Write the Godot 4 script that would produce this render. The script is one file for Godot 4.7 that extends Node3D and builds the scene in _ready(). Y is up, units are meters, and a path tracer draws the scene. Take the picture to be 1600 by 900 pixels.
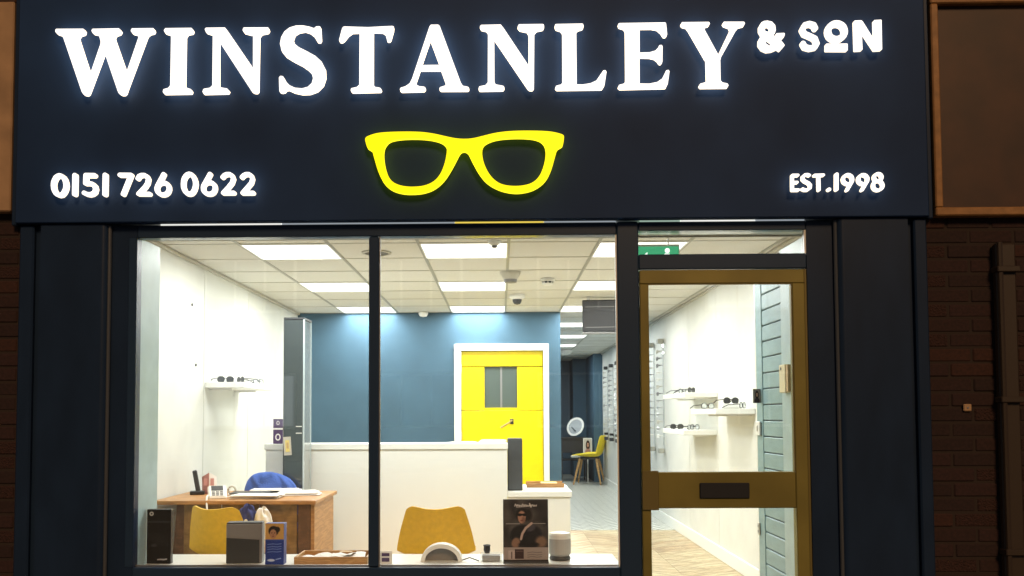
extends Node3D
# A lit shop front at night. Metres, y up. The glass line is z = 0, the shop runs to -z, the street to +z.

# sign lettering outlines in millimetres from the fascia's corner (-2.3, 2.9): the outer loop first, then its holes
const LETTERS := {
	"W": [[45,468,51,471,190,470,198,458,193,442,173,436,165,425,168,411,227,236,277,390,277,405,269,430,261,439,237,444,229,458,234,469,372,470,383,456,375,441,355,435,348,423,352,409,412,242,471,422,466,435,439,442,430,455,436,469,548,469,554,456,549,444,527,439,515,427,506,402,418,155,411,133,402,125,387,125,376,131,370,141,298,345,229,150,222,132,213,125,195,128,185,143,87,420,77,437,52,445,44,455]],
	"I": [[608,468,743,468,752,454,746,440,721,436,713,422,712,172,720,159,742,153,749,142,745,129,605,128,598,138,602,153,627,160,636,173,637,421,631,435,606,442,599,456]],
	"N": [[808,459,815,468,913,468,926,452,1056,260,1055,418,1047,430,1011,439,1001,451,1006,467,1134,466,1139,452,1131,439,1100,433,1089,420,1086,138,1078,128,1063,129,1051,136,884,393,886,170,892,160,928,153,939,140,931,128,806,126,800,137,806,153,838,158,850,170,850,423,845,433,815,443]],
	"S": [[1393,469,1400,465,1404,397,1398,386,1383,388,1376,400,1364,420,1344,436,1320,444,1290,440,1268,426,1260,401,1269,379,1291,361,1330,341,1374,316,1406,286,1425,248,1427,204,1414,164,1385,135,1346,121,1307,120,1268,129,1238,143,1226,141,1219,131,1204,128,1191,133,1188,206,1196,216,1211,213,1226,186,1243,167,1270,154,1307,150,1336,158,1355,177,1361,200,1355,224,1338,244,1306,267,1262,290,1223,315,1201,342,1192,380,1198,414,1215,444,1241,464,1275,474,1310,474,1344,467,1366,459,1376,468]],
	"T": [[1514,465,1524,466,1638,461,1763,466,1772,463,1770,442,1756,393,1748,386,1736,388,1731,408,1726,425,1712,434,1668,436,1668,167,1676,154,1702,149,1711,138,1705,128,1561,126,1551,136,1554,148,1583,154,1595,165,1596,435,1560,434,1541,420,1519,393,1508,385,1494,388,1492,396,1507,455]],
	"A": [[1957,470,1996,470,2004,462,2110,169,2119,155,2146,149,2153,139,2146,129,2008,130,1998,139,2003,149,2027,156,2033,165,2008,235,1905,236,1884,174,1887,162,1899,155,1926,152,1934,142,1925,129,1809,127,1799,137,1804,148,1828,155,1850,170,1862,194,1950,460], [1955,391,1911,262,2002,262]],
	"N2": [[2203,457,2212,466,2311,467,2326,448,2449,257,2450,415,2442,429,2406,437,2394,452,2401,467,2527,467,2531,453,2524,439,2493,433,2481,419,2477,138,2469,128,2454,129,2445,136,2279,389,2279,170,2285,160,2324,152,2330,140,2322,129,2203,128,2196,139,2201,151,2232,157,2243,170,2245,424,2238,436,2212,442]],
	"L": [[2581,457,2587,466,2725,467,2730,453,2723,440,2701,434,2692,424,2692,156,2720,155,2759,161,2788,174,2807,201,2824,226,2836,227,2842,218,2831,150,2818,129,2590,128,2581,138,2587,150,2611,156,2619,166,2620,420,2611,432,2587,440]],
	"E": [[2899,461,2907,467,3139,468,3143,461,3148,404,3140,393,3128,394,3116,414,3097,432,3068,438,3010,438,3009,315,3057,316,3086,324,3099,338,3106,352,3120,353,3124,343,3122,264,3114,254,3105,257,3095,272,3081,283,3057,289,3008,291,3007,157,3055,156,3094,164,3118,181,3138,222,3150,226,3157,217,3147,151,3137,132,2906,129,2896,139,2902,151,2925,157,2935,168,2936,426,2929,438,2905,446]],
	"Y": [[3214,457,3221,468,3358,468,3363,458,3355,447,3341,444,3335,431,3338,422,3401,300,3461,425,3457,438,3432,447,3424,458,3430,468,3533,467,3538,456,3531,445,3506,439,3494,425,3415,285,3411,271,3411,168,3420,158,3444,153,3451,142,3444,131,3309,131,3301,141,3307,153,3331,159,3340,171,3339,272,3333,281,3256,422,3244,440,3223,446]],
	"and": [[3649,473,3673,467,3690,447,3693,422,3687,403,3681,395,3684,393,3691,408,3736,409,3737,397,3732,383,3717,370,3737,343,3709,311,3695,322,3670,311,3642,308,3616,320,3599,345,3600,372,3614,396,3603,416,3603,441,3616,463,3630,471], [3648,438,3656,433,3657,423,3651,417,3641,419,3638,428], [3638,369,3648,368,3669,351,3657,346,3645,353]],
	"bar": [[3935,352,4049,351,4048,309,3934,311]],
	"n": [[4078,468,4117,469,4126,461,4177,373,4176,469,4220,471,4219,312,4177,310,4120,403,4122,312,4079,310]],
}
const SPECTACLES := [[1624,-108,1646,-95,1694,-81,1783,-77,1900,-78,1975,-89,2030,-103,2085,-115,2133,-118,2174,-114,2222,-102,2283,-87,2358,-79,2454,-78,2549,-82,2597,-92,2624,-102,2625,-118,2619,-156,2607,-164,2590,-173,2583,-197,2558,-286,2527,-341,2472,-379,2411,-393,2363,-393,2302,-379,2241,-346,2200,-297,2163,-228,2146,-189,2129,-179,2115,-180,2102,-191,2084,-227,2057,-278,2023,-330,1975,-371,1920,-390,1866,-394,1818,-392,1763,-376,1722,-341,1694,-286,1672,-209,1663,-175,1653,-168,1638,-159,1632,-140], [1729,-147,1749,-125,1790,-115,1852,-111,1920,-113,1975,-121,2016,-135,2037,-157,2038,-185,2026,-247,2002,-302,1968,-336,1920,-355,1852,-359,1797,-350,1756,-328,1732,-279,1720,-217,1720,-172], [2218,-152,2249,-131,2297,-118,2365,-113,2433,-114,2481,-120,2515,-135,2532,-162,2534,-203,2521,-265,2500,-313,2466,-344,2418,-357,2364,-359,2309,-350,2268,-322,2238,-280,2218,-228,2213,-180]]
# strokes: sign, character, width in millimetres, centre line
const STROKES := [
	["p", "0", 30, [79,-284,89,-287,98,-294,105,-305,110,-319,112,-335,111,-350,106,-364,99,-376,91,-383,81,-385,71,-382,62,-375,55,-364,50,-350,48,-334,49,-319,54,-305,60,-294,69,-287,79,-284]],
	["p", "1", 31, [157,-284,157,-380]],
	["p", "5", 30, [256,-285,213,-284,212,-325,229,-325,246,-329,259,-341,263,-355,259,-371,247,-380,233,-383,218,-380,206,-374]],
	["p", "1", 31, [311,-284,311,-382]],
	["p", "7", 29, [386,-284,442,-285,404,-382]],
	["p", "2", 28, [477,-303,484,-291,496,-286,510,-286,523,-293,530,-307,526,-328,514,-347,482,-381,537,-382]],
	["p", "6", 29, [608,-283,577,-342,574,-353,575,-364,580,-373,588,-381,597,-386,608,-387,619,-384,627,-378,633,-369,636,-359,635,-348,630,-338,623,-330,613,-326,602,-325,592,-327,583,-333,577,-342]],
	["p", "0", 30, [738,-282,748,-285,756,-292,763,-304,768,-318,770,-334,768,-349,764,-363,757,-375,749,-382,739,-384,730,-382,721,-374,714,-363,709,-349,708,-333,709,-317,713,-303,720,-292,728,-285,738,-282]],
	["p", "6", 29, [843,-284,811,-342,809,-352,810,-363,814,-372,822,-380,831,-384,842,-385,852,-383,861,-377,866,-368,869,-358,868,-347,864,-338,856,-330,846,-326,836,-325,826,-327,817,-333,811,-342]],
	["p", "2", 28, [907,-300,916,-290,928,-285,942,-285,955,-293,961,-309,954,-330,939,-349,911,-380,964,-380]],
	["p", "2", 28, [1005,-301,1014,-291,1026,-286,1039,-286,1052,-294,1058,-310,1052,-331,1036,-350,1009,-381,1062,-381]],
	["e", "E", 20, [3786,-315,3759,-315,3758,-351,3781,-351,3758,-351,3758,-389,3787,-389]],
	["e", "S", 20, [3843,-316,3833,-312,3821,-313,3811,-322,3811,-336,3820,-345,3837,-354,3847,-365,3845,-380,3833,-389,3818,-389,3808,-384]],
	["e", "T", 20, [3869,-316,3912,-315,3889,-316,3889,-390]],
	["e", "dot", 26, [3938,-388,3939,-388]],
	["e", "1", 24, [3978,-312,3976,-388]],
	["e", "9", 21, [4028,-392,4054,-348,4056,-340,4055,-332,4052,-324,4047,-319,4039,-315,4032,-314,4024,-316,4017,-321,4013,-328,4010,-335,4011,-343,4014,-351,4020,-356,4027,-360,4035,-361,4042,-359,4049,-354,4054,-348]],
	["e", "9", 21, [4102,-392,4129,-348,4131,-340,4131,-332,4127,-325,4122,-319,4115,-316,4107,-315,4099,-317,4093,-322,4088,-328,4086,-336,4086,-344,4089,-351,4095,-357,4102,-361,4110,-361,4117,-359,4124,-355,4129,-348]],
	["e", "8", 20, [4182,-348,4190,-347,4196,-341,4200,-334,4201,-325,4197,-317,4191,-312,4183,-310,4174,-312,4168,-317,4164,-325,4164,-333,4167,-341,4174,-346,4182,-348,4182,-346,4191,-348,4198,-353,4203,-361,4205,-370,4203,-380,4197,-387,4190,-392,4180,-394,4172,-392,4164,-387,4159,-379,4158,-370,4160,-361,4165,-353,4173,-348,4182,-346]],
	["s", "S", 36, [3888,430,3880,447,3859,453,3836,447,3823,423,3833,402,3859,391,3885,377,3894,351,3884,333,3858,328,3834,335,3825,352]],
	["s", "O", 42, [3993,453,4006,451,4018,445,4027,436,4032,424,4034,412,4032,400,4026,388,4016,380,4004,374,3992,372,3979,374,3967,380,3958,389,3953,400,3951,413,3953,425,3959,436,3969,445,3980,451,3993,453]],
]

const FLOOR_Y := 0.12
const CEIL_Y := 2.55
const BACK_Z := -5.66
const LEFT_X := -2.275
const RIGHT_X := 1.935
const LEDGE_Y := 0.628
var rng := RandomNumberGenerator.new()
var M := {}
var taken := {}


const PANEL_ENERGY := 2.7


func _ready() -> void:
	rng.seed = 20
	# camera: level shop front seen from across the pavement, lens shifted a little
	var cam := Camera3D.new()
	cam.name = "camera"
	add_child(cam)
	cam.position = Vector3(0, 1.40, 4.7)
	cam.rotation = Vector3(deg_to_rad(2.79883), deg_to_rad(1.03755), deg_to_rad(-0.22696))
	var near := 0.05
	var tall := 900.0 / 1450.0 * near
	cam.set_frustum(tall, Vector2((800.0 - 755.43) / 1450.0, (577.22 - 450.0) / 1450.0) * near, near, 200.0)
	cam.current = true

	var env := Environment.new()
	var sky_mat := ProceduralSkyMaterial.new()
	sky_mat.sky_top_color = Color(0.05, 0.06, 0.08).linear_to_srgb()
	sky_mat.sky_horizon_color = Color(0.15, 0.15, 0.165).linear_to_srgb()
	sky_mat.sky_curve = 0.12
	sky_mat.ground_horizon_color = Color(0.08, 0.08, 0.085).linear_to_srgb()
	sky_mat.ground_bottom_color = Color(0.03, 0.024, 0.02).linear_to_srgb()
	var sky := Sky.new()
	sky.sky_material = sky_mat
	env.background_mode = Environment.BG_SKY
	env.sky = sky
	env.background_energy_multiplier = 1.0
	env.tonemap_mode = Environment.TONE_MAPPER_LINEAR
	env.tonemap_exposure = 1.0
	env.sdfgi_enabled = true
	env.ssao_enabled = true
	env.ssil_enabled = true
	var we := WorldEnvironment.new()
	we.name = "surroundings"
	we.environment = env
	add_child(we)
	# the street's warm lamp light, low and broad
	var sun := DirectionalLight3D.new()
	sun.name = "street_glow"
	sun.light_color = Color(1.0, 0.80, 0.58)
	sun.light_energy = 0.45
	sun.light_angular_distance = 14.0
	sun.shadow_enabled = true
	sun.sky_mode = DirectionalLight3D.SKY_MODE_LIGHT_ONLY
	add_child(sun)
	sun.look_at_from_position(Vector3(1.6, 5.2, 8.0), Vector3(0, 0, 0))

	materials()
	facade()
	room()
	lettering()
	ceiling_things()
	desk_area()
	shelves()
	racks()
	right_side()
	opposite_side()
	window_display()


# ---------------------------------------------------------------- shapes
func new_st() -> SurfaceTool:
	var st := SurfaceTool.new()
	st.begin(Mesh.PRIMITIVE_TRIANGLES)
	return st


# a triangle whose front looks the way n points
func tri(st: SurfaceTool, a: Vector3, b: Vector3, c: Vector3, n: Vector3) -> void:
	var f := (b - a).cross(c - a)
	if f.length_squared() < 1e-16:
		return
	if f.dot(n) > 0.0:
		var k := b
		b = c
		c = k
		f = -f
	f = -f.normalized()
	for p in [a, b, c]:
		st.set_normal(f)
		st.add_vertex(p)


func quad(st: SurfaceTool, a: Vector3, b: Vector3, c: Vector3, d: Vector3, n: Vector3) -> void:
	tri(st, a, b, c, n)
	tri(st, a, c, d, n)


# a box from lo to hi with chamfered edges
func bx(st: SurfaceTool, lo: Vector3, hi: Vector3, bev := 0.0, t := Transform3D()) -> void:
	var c := (lo + hi) / 2.0
	var h := (hi - lo).abs() / 2.0
	bev = minf(bev, minf(h.x, minf(h.y, h.z)) * 0.9)
	var pt := func(k: int, s: Vector3) -> Vector3:
		var q := h - Vector3.ONE * bev
		q[k] = h[k]
		return t * (c + q * s)
	var tc := t * c
	for k in 3:
		var i := (k + 1) % 3
		var j := (k + 2) % 3
		for sg in [-1.0, 1.0]:
			var p: Array[Vector3] = []
			for e in [[-1, -1], [1, -1], [1, 1], [-1, 1]]:
				var s := Vector3.ZERO
				s[k] = sg
				s[i] = e[0]
				s[j] = e[1]
				p.append(pt.call(k, s))
			quad(st, p[0], p[1], p[2], p[3], (p[0] + p[2]) / 2.0 - tc)
		if bev > 0.0:
			for a in [-1.0, 1.0]:
				for b in [-1.0, 1.0]:
					var s0 := Vector3.ZERO
					s0[i] = a
					s0[j] = b
					s0[k] = -1
					var s1 := s0
					s1[k] = 1
					var p0: Vector3 = pt.call(i, s0)
					var p1: Vector3 = pt.call(i, s1)
					var p2: Vector3 = pt.call(j, s1)
					var p3: Vector3 = pt.call(j, s0)
					quad(st, p0, p1, p2, p3, (p0 + p2) / 2.0 - tc)
	if bev > 0.0:
		for a in [-1.0, 1.0]:
			for b in [-1.0, 1.0]:
				for d in [-1.0, 1.0]:
					var s := Vector3(a, b, d)
					var p0: Vector3 = pt.call(0, s)
					var p1: Vector3 = pt.call(1, s)
					var p2: Vector3 = pt.call(2, s)
					tri(st, p0, p1, p2, (p0 + p1 + p2) / 3.0 - tc)


# one simple polygon out of an outer loop and its holes, joined by hair-thin slits
func bridged(outer: PackedVector2Array, holes: Array) -> PackedVector2Array:
	var poly := outer.duplicate()
	if Geometry2D.is_polygon_clockwise(poly):
		poly.reverse()
	for h0 in holes:
		var h: PackedVector2Array = h0.duplicate()
		if not Geometry2D.is_polygon_clockwise(h):
			h.reverse()
		var best := INF
		var bi := 0
		var bj := 0
		for i in poly.size():
			for j in h.size():
				var d := poly[i].distance_squared_to(h[j])
				if d < best:
					best = d
					bi = i
					bj = j
		var side := (h[bj] - poly[bi]).normalized().orthogonal() * 0.00004
		var made := PackedVector2Array()
		for i in poly.size():
			if i != bi:
				made.append(poly[i])
				continue
			made.append(poly[i] + side)
			for j in h.size():
				made.append(h[(bj + j) % h.size()] + (side if j == 0 else Vector2.ZERO))
			made.append(h[bj] - side)
			made.append(poly[i] - side)
		# the slit's two banks must not cross
		if Geometry2D.triangulate_polygon(made).is_empty():
			for i in made.size():
				pass
			made = PackedVector2Array()
			for i in poly.size():
				if i != bi:
					made.append(poly[i])
					continue
				made.append(poly[i] - side)
				for j in h.size():
					made.append(h[(bj + j) % h.size()] - (side if j == 0 else Vector2.ZERO))
				made.append(h[bj] + side)
				made.append(poly[i] + side)
		poly = made
	return poly


# a flat shape in the xy plane given depth from z0 to z1
func extrude(st: SurfaceTool, outer: PackedVector2Array, holes: Array, z0: float, z1: float, t := Transform3D(), sides: SurfaceTool = null) -> void:
	if sides == null:
		sides = st
	var poly := bridged(outer, holes)
	var ids := Geometry2D.triangulate_polygon(poly)
	if ids.is_empty():
		push_warning("a shape could not be filled %d points, %d holes" % [outer.size(), holes.size()])
	for k in range(0, ids.size(), 3):
		for z in [z0, z1]:
			var n := t.basis * Vector3(0, 0, 1 if z == maxf(z0, z1) else -1)
			var into := st if z == maxf(z0, z1) else sides
			tri(into, t * Vector3(poly[ids[k]].x, poly[ids[k]].y, z), t * Vector3(poly[ids[k + 1]].x, poly[ids[k + 1]].y, z), t * Vector3(poly[ids[k + 2]].x, poly[ids[k + 2]].y, z), n)
	for loop in [outer] + holes:
		var inward: bool = loop != outer
		var cw := Geometry2D.is_polygon_clockwise(loop)
		for i in loop.size():
			var a: Vector2 = loop[i]
			var b: Vector2 = loop[(i + 1) % loop.size()]
			var e := (b - a)
			var n2 := Vector2(e.y, -e.x) * (-1.0 if cw else 1.0) * (-1.0 if inward else 1.0)
			quad(sides, t * Vector3(a.x, a.y, z0), t * Vector3(b.x, b.y, z0), t * Vector3(b.x, b.y, z1), t * Vector3(a.x, a.y, z1), t.basis * Vector3(n2.x, n2.y, 0))


func circle(c: Vector2, rx: float, ry: float, n := 24) -> PackedVector2Array:
	var p := PackedVector2Array()
	for i in n:
		p.append(c + Vector2(cos(TAU * i / n) * rx, sin(TAU * i / n) * ry))
	return p


func rounded(p: PackedVector2Array, r: float) -> PackedVector2Array:
	var q := PackedVector2Array()
	for v in p:
		q.append(v * 4000.0)
	var small := Geometry2D.offset_polygon(q, -r * 4000.0, Geometry2D.JOIN_MITER)
	if small.size() != 1:
		return p
	var big := Geometry2D.offset_polygon(small[0], r * 4000.0, Geometry2D.JOIN_ROUND)
	if big.size() != 1:
		return p
	q = PackedVector2Array()
	for v in big[0]:
		if q.is_empty() or q[q.size() - 1].distance_to(v / 4000.0) > 0.0008:
			q.append(v / 4000.0)
	return q


func rect2(x0: float, y0: float, x1: float, y1: float, r := 0.0) -> PackedVector2Array:
	var p := PackedVector2Array([Vector2(x0, y0), Vector2(x1, y0), Vector2(x1, y1), Vector2(x0, y1)])
	return p if r == 0.0 else rounded(p, r)


# a turned shape round the y axis: profile of (radius, height)
func lathe(st: SurfaceTool, profile: Array, n := 20, t := Transform3D()) -> void:
	for k in profile.size() - 1:
		var p: Vector2 = profile[k]
		var q: Vector2 = profile[k + 1]
		var mid := t * Vector3(0, (p.y + q.y) / 2.0, 0)
		for i in n:
			var a := TAU * i / n
			var b := TAU * (i + 1) / n
			var p0 := t * Vector3(cos(a) * p.x, p.y, sin(a) * p.x)
			var p1 := t * Vector3(cos(b) * p.x, p.y, sin(b) * p.x)
			var q0 := t * Vector3(cos(a) * q.x, q.y, sin(a) * q.x)
			var q1 := t * Vector3(cos(b) * q.x, q.y, sin(b) * q.x)
			var e := q - p
			var n3 := t.basis * Vector3(cos((a + b) / 2.0) * e.y, -e.x, sin((a + b) / 2.0) * e.y)
			if n3.length_squared() < 1e-12:
				n3 = (p0 + q1) / 2.0 - mid
			quad(st, p0, p1, q1, q0, n3)


# a round bar through the points
func tube(st: SurfaceTool, pts: Array, r: float, n := 6, closed := false) -> void:
	var rings := []
	var count := pts.size()
	for i in count:
		var a: Vector3 = pts[(i - 1 + count) % count] if closed or i > 0 else pts[i]
		var b: Vector3 = pts[(i + 1) % count] if closed or i < count - 1 else pts[i]
		var d := (b - a).normalized()
		var u := d.cross(Vector3.UP if absf(d.y) < 0.9 else Vector3.RIGHT).normalized()
		var v := d.cross(u)
		var ring := []
		for k in n:
			ring.append(pts[i] + u * cos(TAU * k / n) * r + v * sin(TAU * k / n) * r)
		rings.append(ring)
	for i in (count if closed else count - 1):
		var j := (i + 1) % count
		var mid: Vector3 = (pts[i] + pts[j]) / 2.0
		for k in n:
			var l := (k + 1) % n
			var p: Vector3 = rings[i][k]
			var q: Vector3 = rings[j][l]
			quad(st, p, rings[i][l], q, rings[j][k], (p + q) / 2.0 - mid)
	if not closed:
		for e in [0, count - 1]:
			var out: Vector3 = pts[0] - pts[1] if e == 0 else pts[count - 1] - pts[count - 2]
			for k in range(1, n - 1):
				tri(st, rings[e][0], rings[e][k], rings[e][k + 1], out)


# a sheet given by a function of (u, v) with thickness, smooth normals
func shell(f: Callable, nu: int, nv: int, thick: float) -> ArrayMesh:
	var st := new_st()
	var p := []
	var nrm := []
	for i in nu + 1:
		for j in nv + 1:
			var u := float(i) / nu
			var v := float(j) / nv
			var e := 0.004
			var du: Vector3 = f.call(minf(u + e, 1), v) - f.call(maxf(u - e, 0), v)
			var dv: Vector3 = f.call(u, minf(v + e, 1)) - f.call(u, maxf(v - e, 0))
			p.append(f.call(u, v))
			nrm.append(du.cross(dv).normalized())
	var w := nv + 1
	for side in [1.0, -1.0]:
		for i in nu:
			for j in nv:
				var ids := [i * w + j, (i + 1) * w + j, (i + 1) * w + j + 1, i * w + j, (i + 1) * w + j + 1, i * w + j + 1]
				if side > 0:
					ids.reverse()
				for k in ids:
					st.set_normal(nrm[k] * side)
					st.add_vertex(p[k] + nrm[k] * side * thick / 2.0)
	var rim := []
	for i in nu:
		rim.append(i * w)
	for j in nv:
		rim.append(nu * w + j)
	for i in nu:
		rim.append((nu - i) * w + nv)
	for j in nv:
		rim.append(nv - j)
	var centre: Vector3 = f.call(0.5, 0.5)
	for k in rim.size():
		var a: int = rim[k]
		var b: int = rim[(k + 1) % rim.size()]
		quad(st, p[a] + nrm[a] * thick / 2, p[b] + nrm[b] * thick / 2, p[b] - nrm[b] * thick / 2, p[a] - nrm[a] * thick / 2, p[a] - centre)
	return st.commit()


# ---------------------------------------------------------------- things
func numbered(called: String) -> String:
	var n: int = taken.get(called, 0)
	taken[called] = n + 1
	return called if n == 0 else "%s_%03d" % [called, n]


func tag(o: Node3D, label: String, category: String, group := "", kind := "") -> Node3D:
	if label:
		o.set_meta("label", label)
	if category:
		o.set_meta("category", category)
	if group:
		o.set_meta("group", group)
	if kind:
		o.set_meta("kind", kind)
	return o


func thing(called: String, label: String, category: String, at := Vector3.ZERO, turn := 0.0, group := "") -> Node3D:
	var o := Node3D.new()
	o.name = numbered(called)
	add_child(o)
	o.position = at
	o.rotation.y = turn
	return tag(o, label, category, group)


func put(called: String, what, material: Material, parent: Node = null, at := Vector3.ZERO) -> MeshInstance3D:
	var o := MeshInstance3D.new()
	o.mesh = what.commit() if what is SurfaceTool else what
	o.material_override = material
	o.position = at
	if parent == null:
		o.name = numbered(called)
		add_child(o)
	else:
		o.name = called
		parent.add_child(o, true)
	return o


func box(called: String, lo: Vector3, hi: Vector3, material: Material, parent: Node = null, bev := 0.0) -> MeshInstance3D:
	var st := new_st()
	bx(st, lo, hi, bev)
	return put(called, st, material, parent)


func struct(called: String, lo: Vector3, hi: Vector3, material: Material, bev := 0.0) -> MeshInstance3D:
	var o := box(called, lo, hi, material, null, bev)
	o.set_meta("kind", "structure")
	return o


func copy(o: Node3D, at: Vector3, turn: float, label: String, group := "") -> Node3D:
	var c: Node3D = o.duplicate()
	c.name = numbered(str(o.name).trim_suffix("_000"))
	add_child(c)
	c.position = at
	c.rotation = Vector3(0, turn, 0)
	c.set_meta("label", label)
	if group:
		c.set_meta("group", group)
	return c


# ---------------------------------------------------------------- materials
func mat(key: String, r: float, g: float, b: float, rough := 0.6, metal := 0.0, spec := 0.5) -> StandardMaterial3D:
	var m := StandardMaterial3D.new()
	m.resource_name = key
	m.albedo_color = Color(r, g, b).linear_to_srgb()
	m.roughness = rough
	m.metallic = metal
	m.metallic_specular = spec
	M[key] = m
	return m


func noise(freq: float, sd: int, octaves := 4) -> FastNoiseLite:
	var n := FastNoiseLite.new()
	n.seed = sd
	n.frequency = freq
	n.fractal_octaves = octaves
	return n


# a mottled texture between two greys that tints the base colour, laid on in world space
func mottle(m: StandardMaterial3D, freq: float, lo: float, hi: float, scale: Vector3, sd := 1) -> void:
	var ramp := Gradient.new()
	ramp.set_color(0, Color(lo, lo, lo))
	ramp.set_color(1, Color(hi, hi, hi))
	var t := NoiseTexture2D.new()
	t.width = 256
	t.height = 256
	t.seamless = true
	t.noise = noise(freq, sd)
	t.color_ramp = ramp
	m.albedo_texture = t
	m.uv1_triplanar = true
	m.uv1_world_triplanar = true
	m.uv1_scale = scale


func roughen(m: StandardMaterial3D, freq: float, strength: float, scale: float, sd := 3) -> void:
	var t := NoiseTexture2D.new()
	t.width = 256
	t.height = 256
	t.seamless = true
	t.as_normal_map = true
	t.bump_strength = strength
	t.noise = noise(freq, sd)
	m.normal_enabled = true
	m.normal_texture = t
	m.uv1_triplanar = true
	m.uv1_world_triplanar = true
	if m.albedo_texture == null:
		m.uv1_scale = Vector3.ONE * scale


# grain along x of the picture
func grain_texture(sd: int, dark: Color, light: Color) -> ImageTexture:
	var im := Image.create(256, 256, false, Image.FORMAT_RGB8)
	var a := noise(0.02, sd, 3)
	var b := noise(0.15, sd + 7, 2)
	for y in 256:
		for x in 256:
			var wob := a.get_noise_2d(x * 0.6, y * 0.8) * 10.0
			var k := 0.5 + 0.5 * sin((y + wob * 2.5) * 0.22 + a.get_noise_2d(x * 0.2, y) * 4.0)
			k = 0.55 * k + 0.45 * (0.5 + b.get_noise_2d(x * 0.12, y * 2.2))
			im.set_pixel(x, y, dark.lerp(light, clampf(k, 0, 1)))
	return ImageTexture.create_from_image(im)


func wood(key: String, sd: int, dark: Color, light: Color, scale: Vector3, rough := 0.45) -> StandardMaterial3D:
	var m := mat(key, 1, 1, 1, rough)
	m.albedo_texture = grain_texture(sd, dark, light)
	m.uv1_triplanar = true
	m.uv1_scale = scale
	return m


func lamp(key: String, r: float, g: float, b: float, power: float) -> StandardMaterial3D:
	var m := mat(key, 0.8 * minf(r, 1), 0.8 * minf(g, 1), 0.8 * minf(b, 1), 0.4)
	m.emission_enabled = true
	m.emission = Color(r, g, b).linear_to_srgb()
	m.emission_energy_multiplier = power
	return m


func clear_glass(key: String, alpha: float) -> StandardMaterial3D:
	var m := mat(key, 0.9, 0.97, 0.95, 0.02)
	m.albedo_color.a = alpha
	m.transparency = BaseMaterial3D.TRANSPARENCY_ALPHA
	return m


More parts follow.
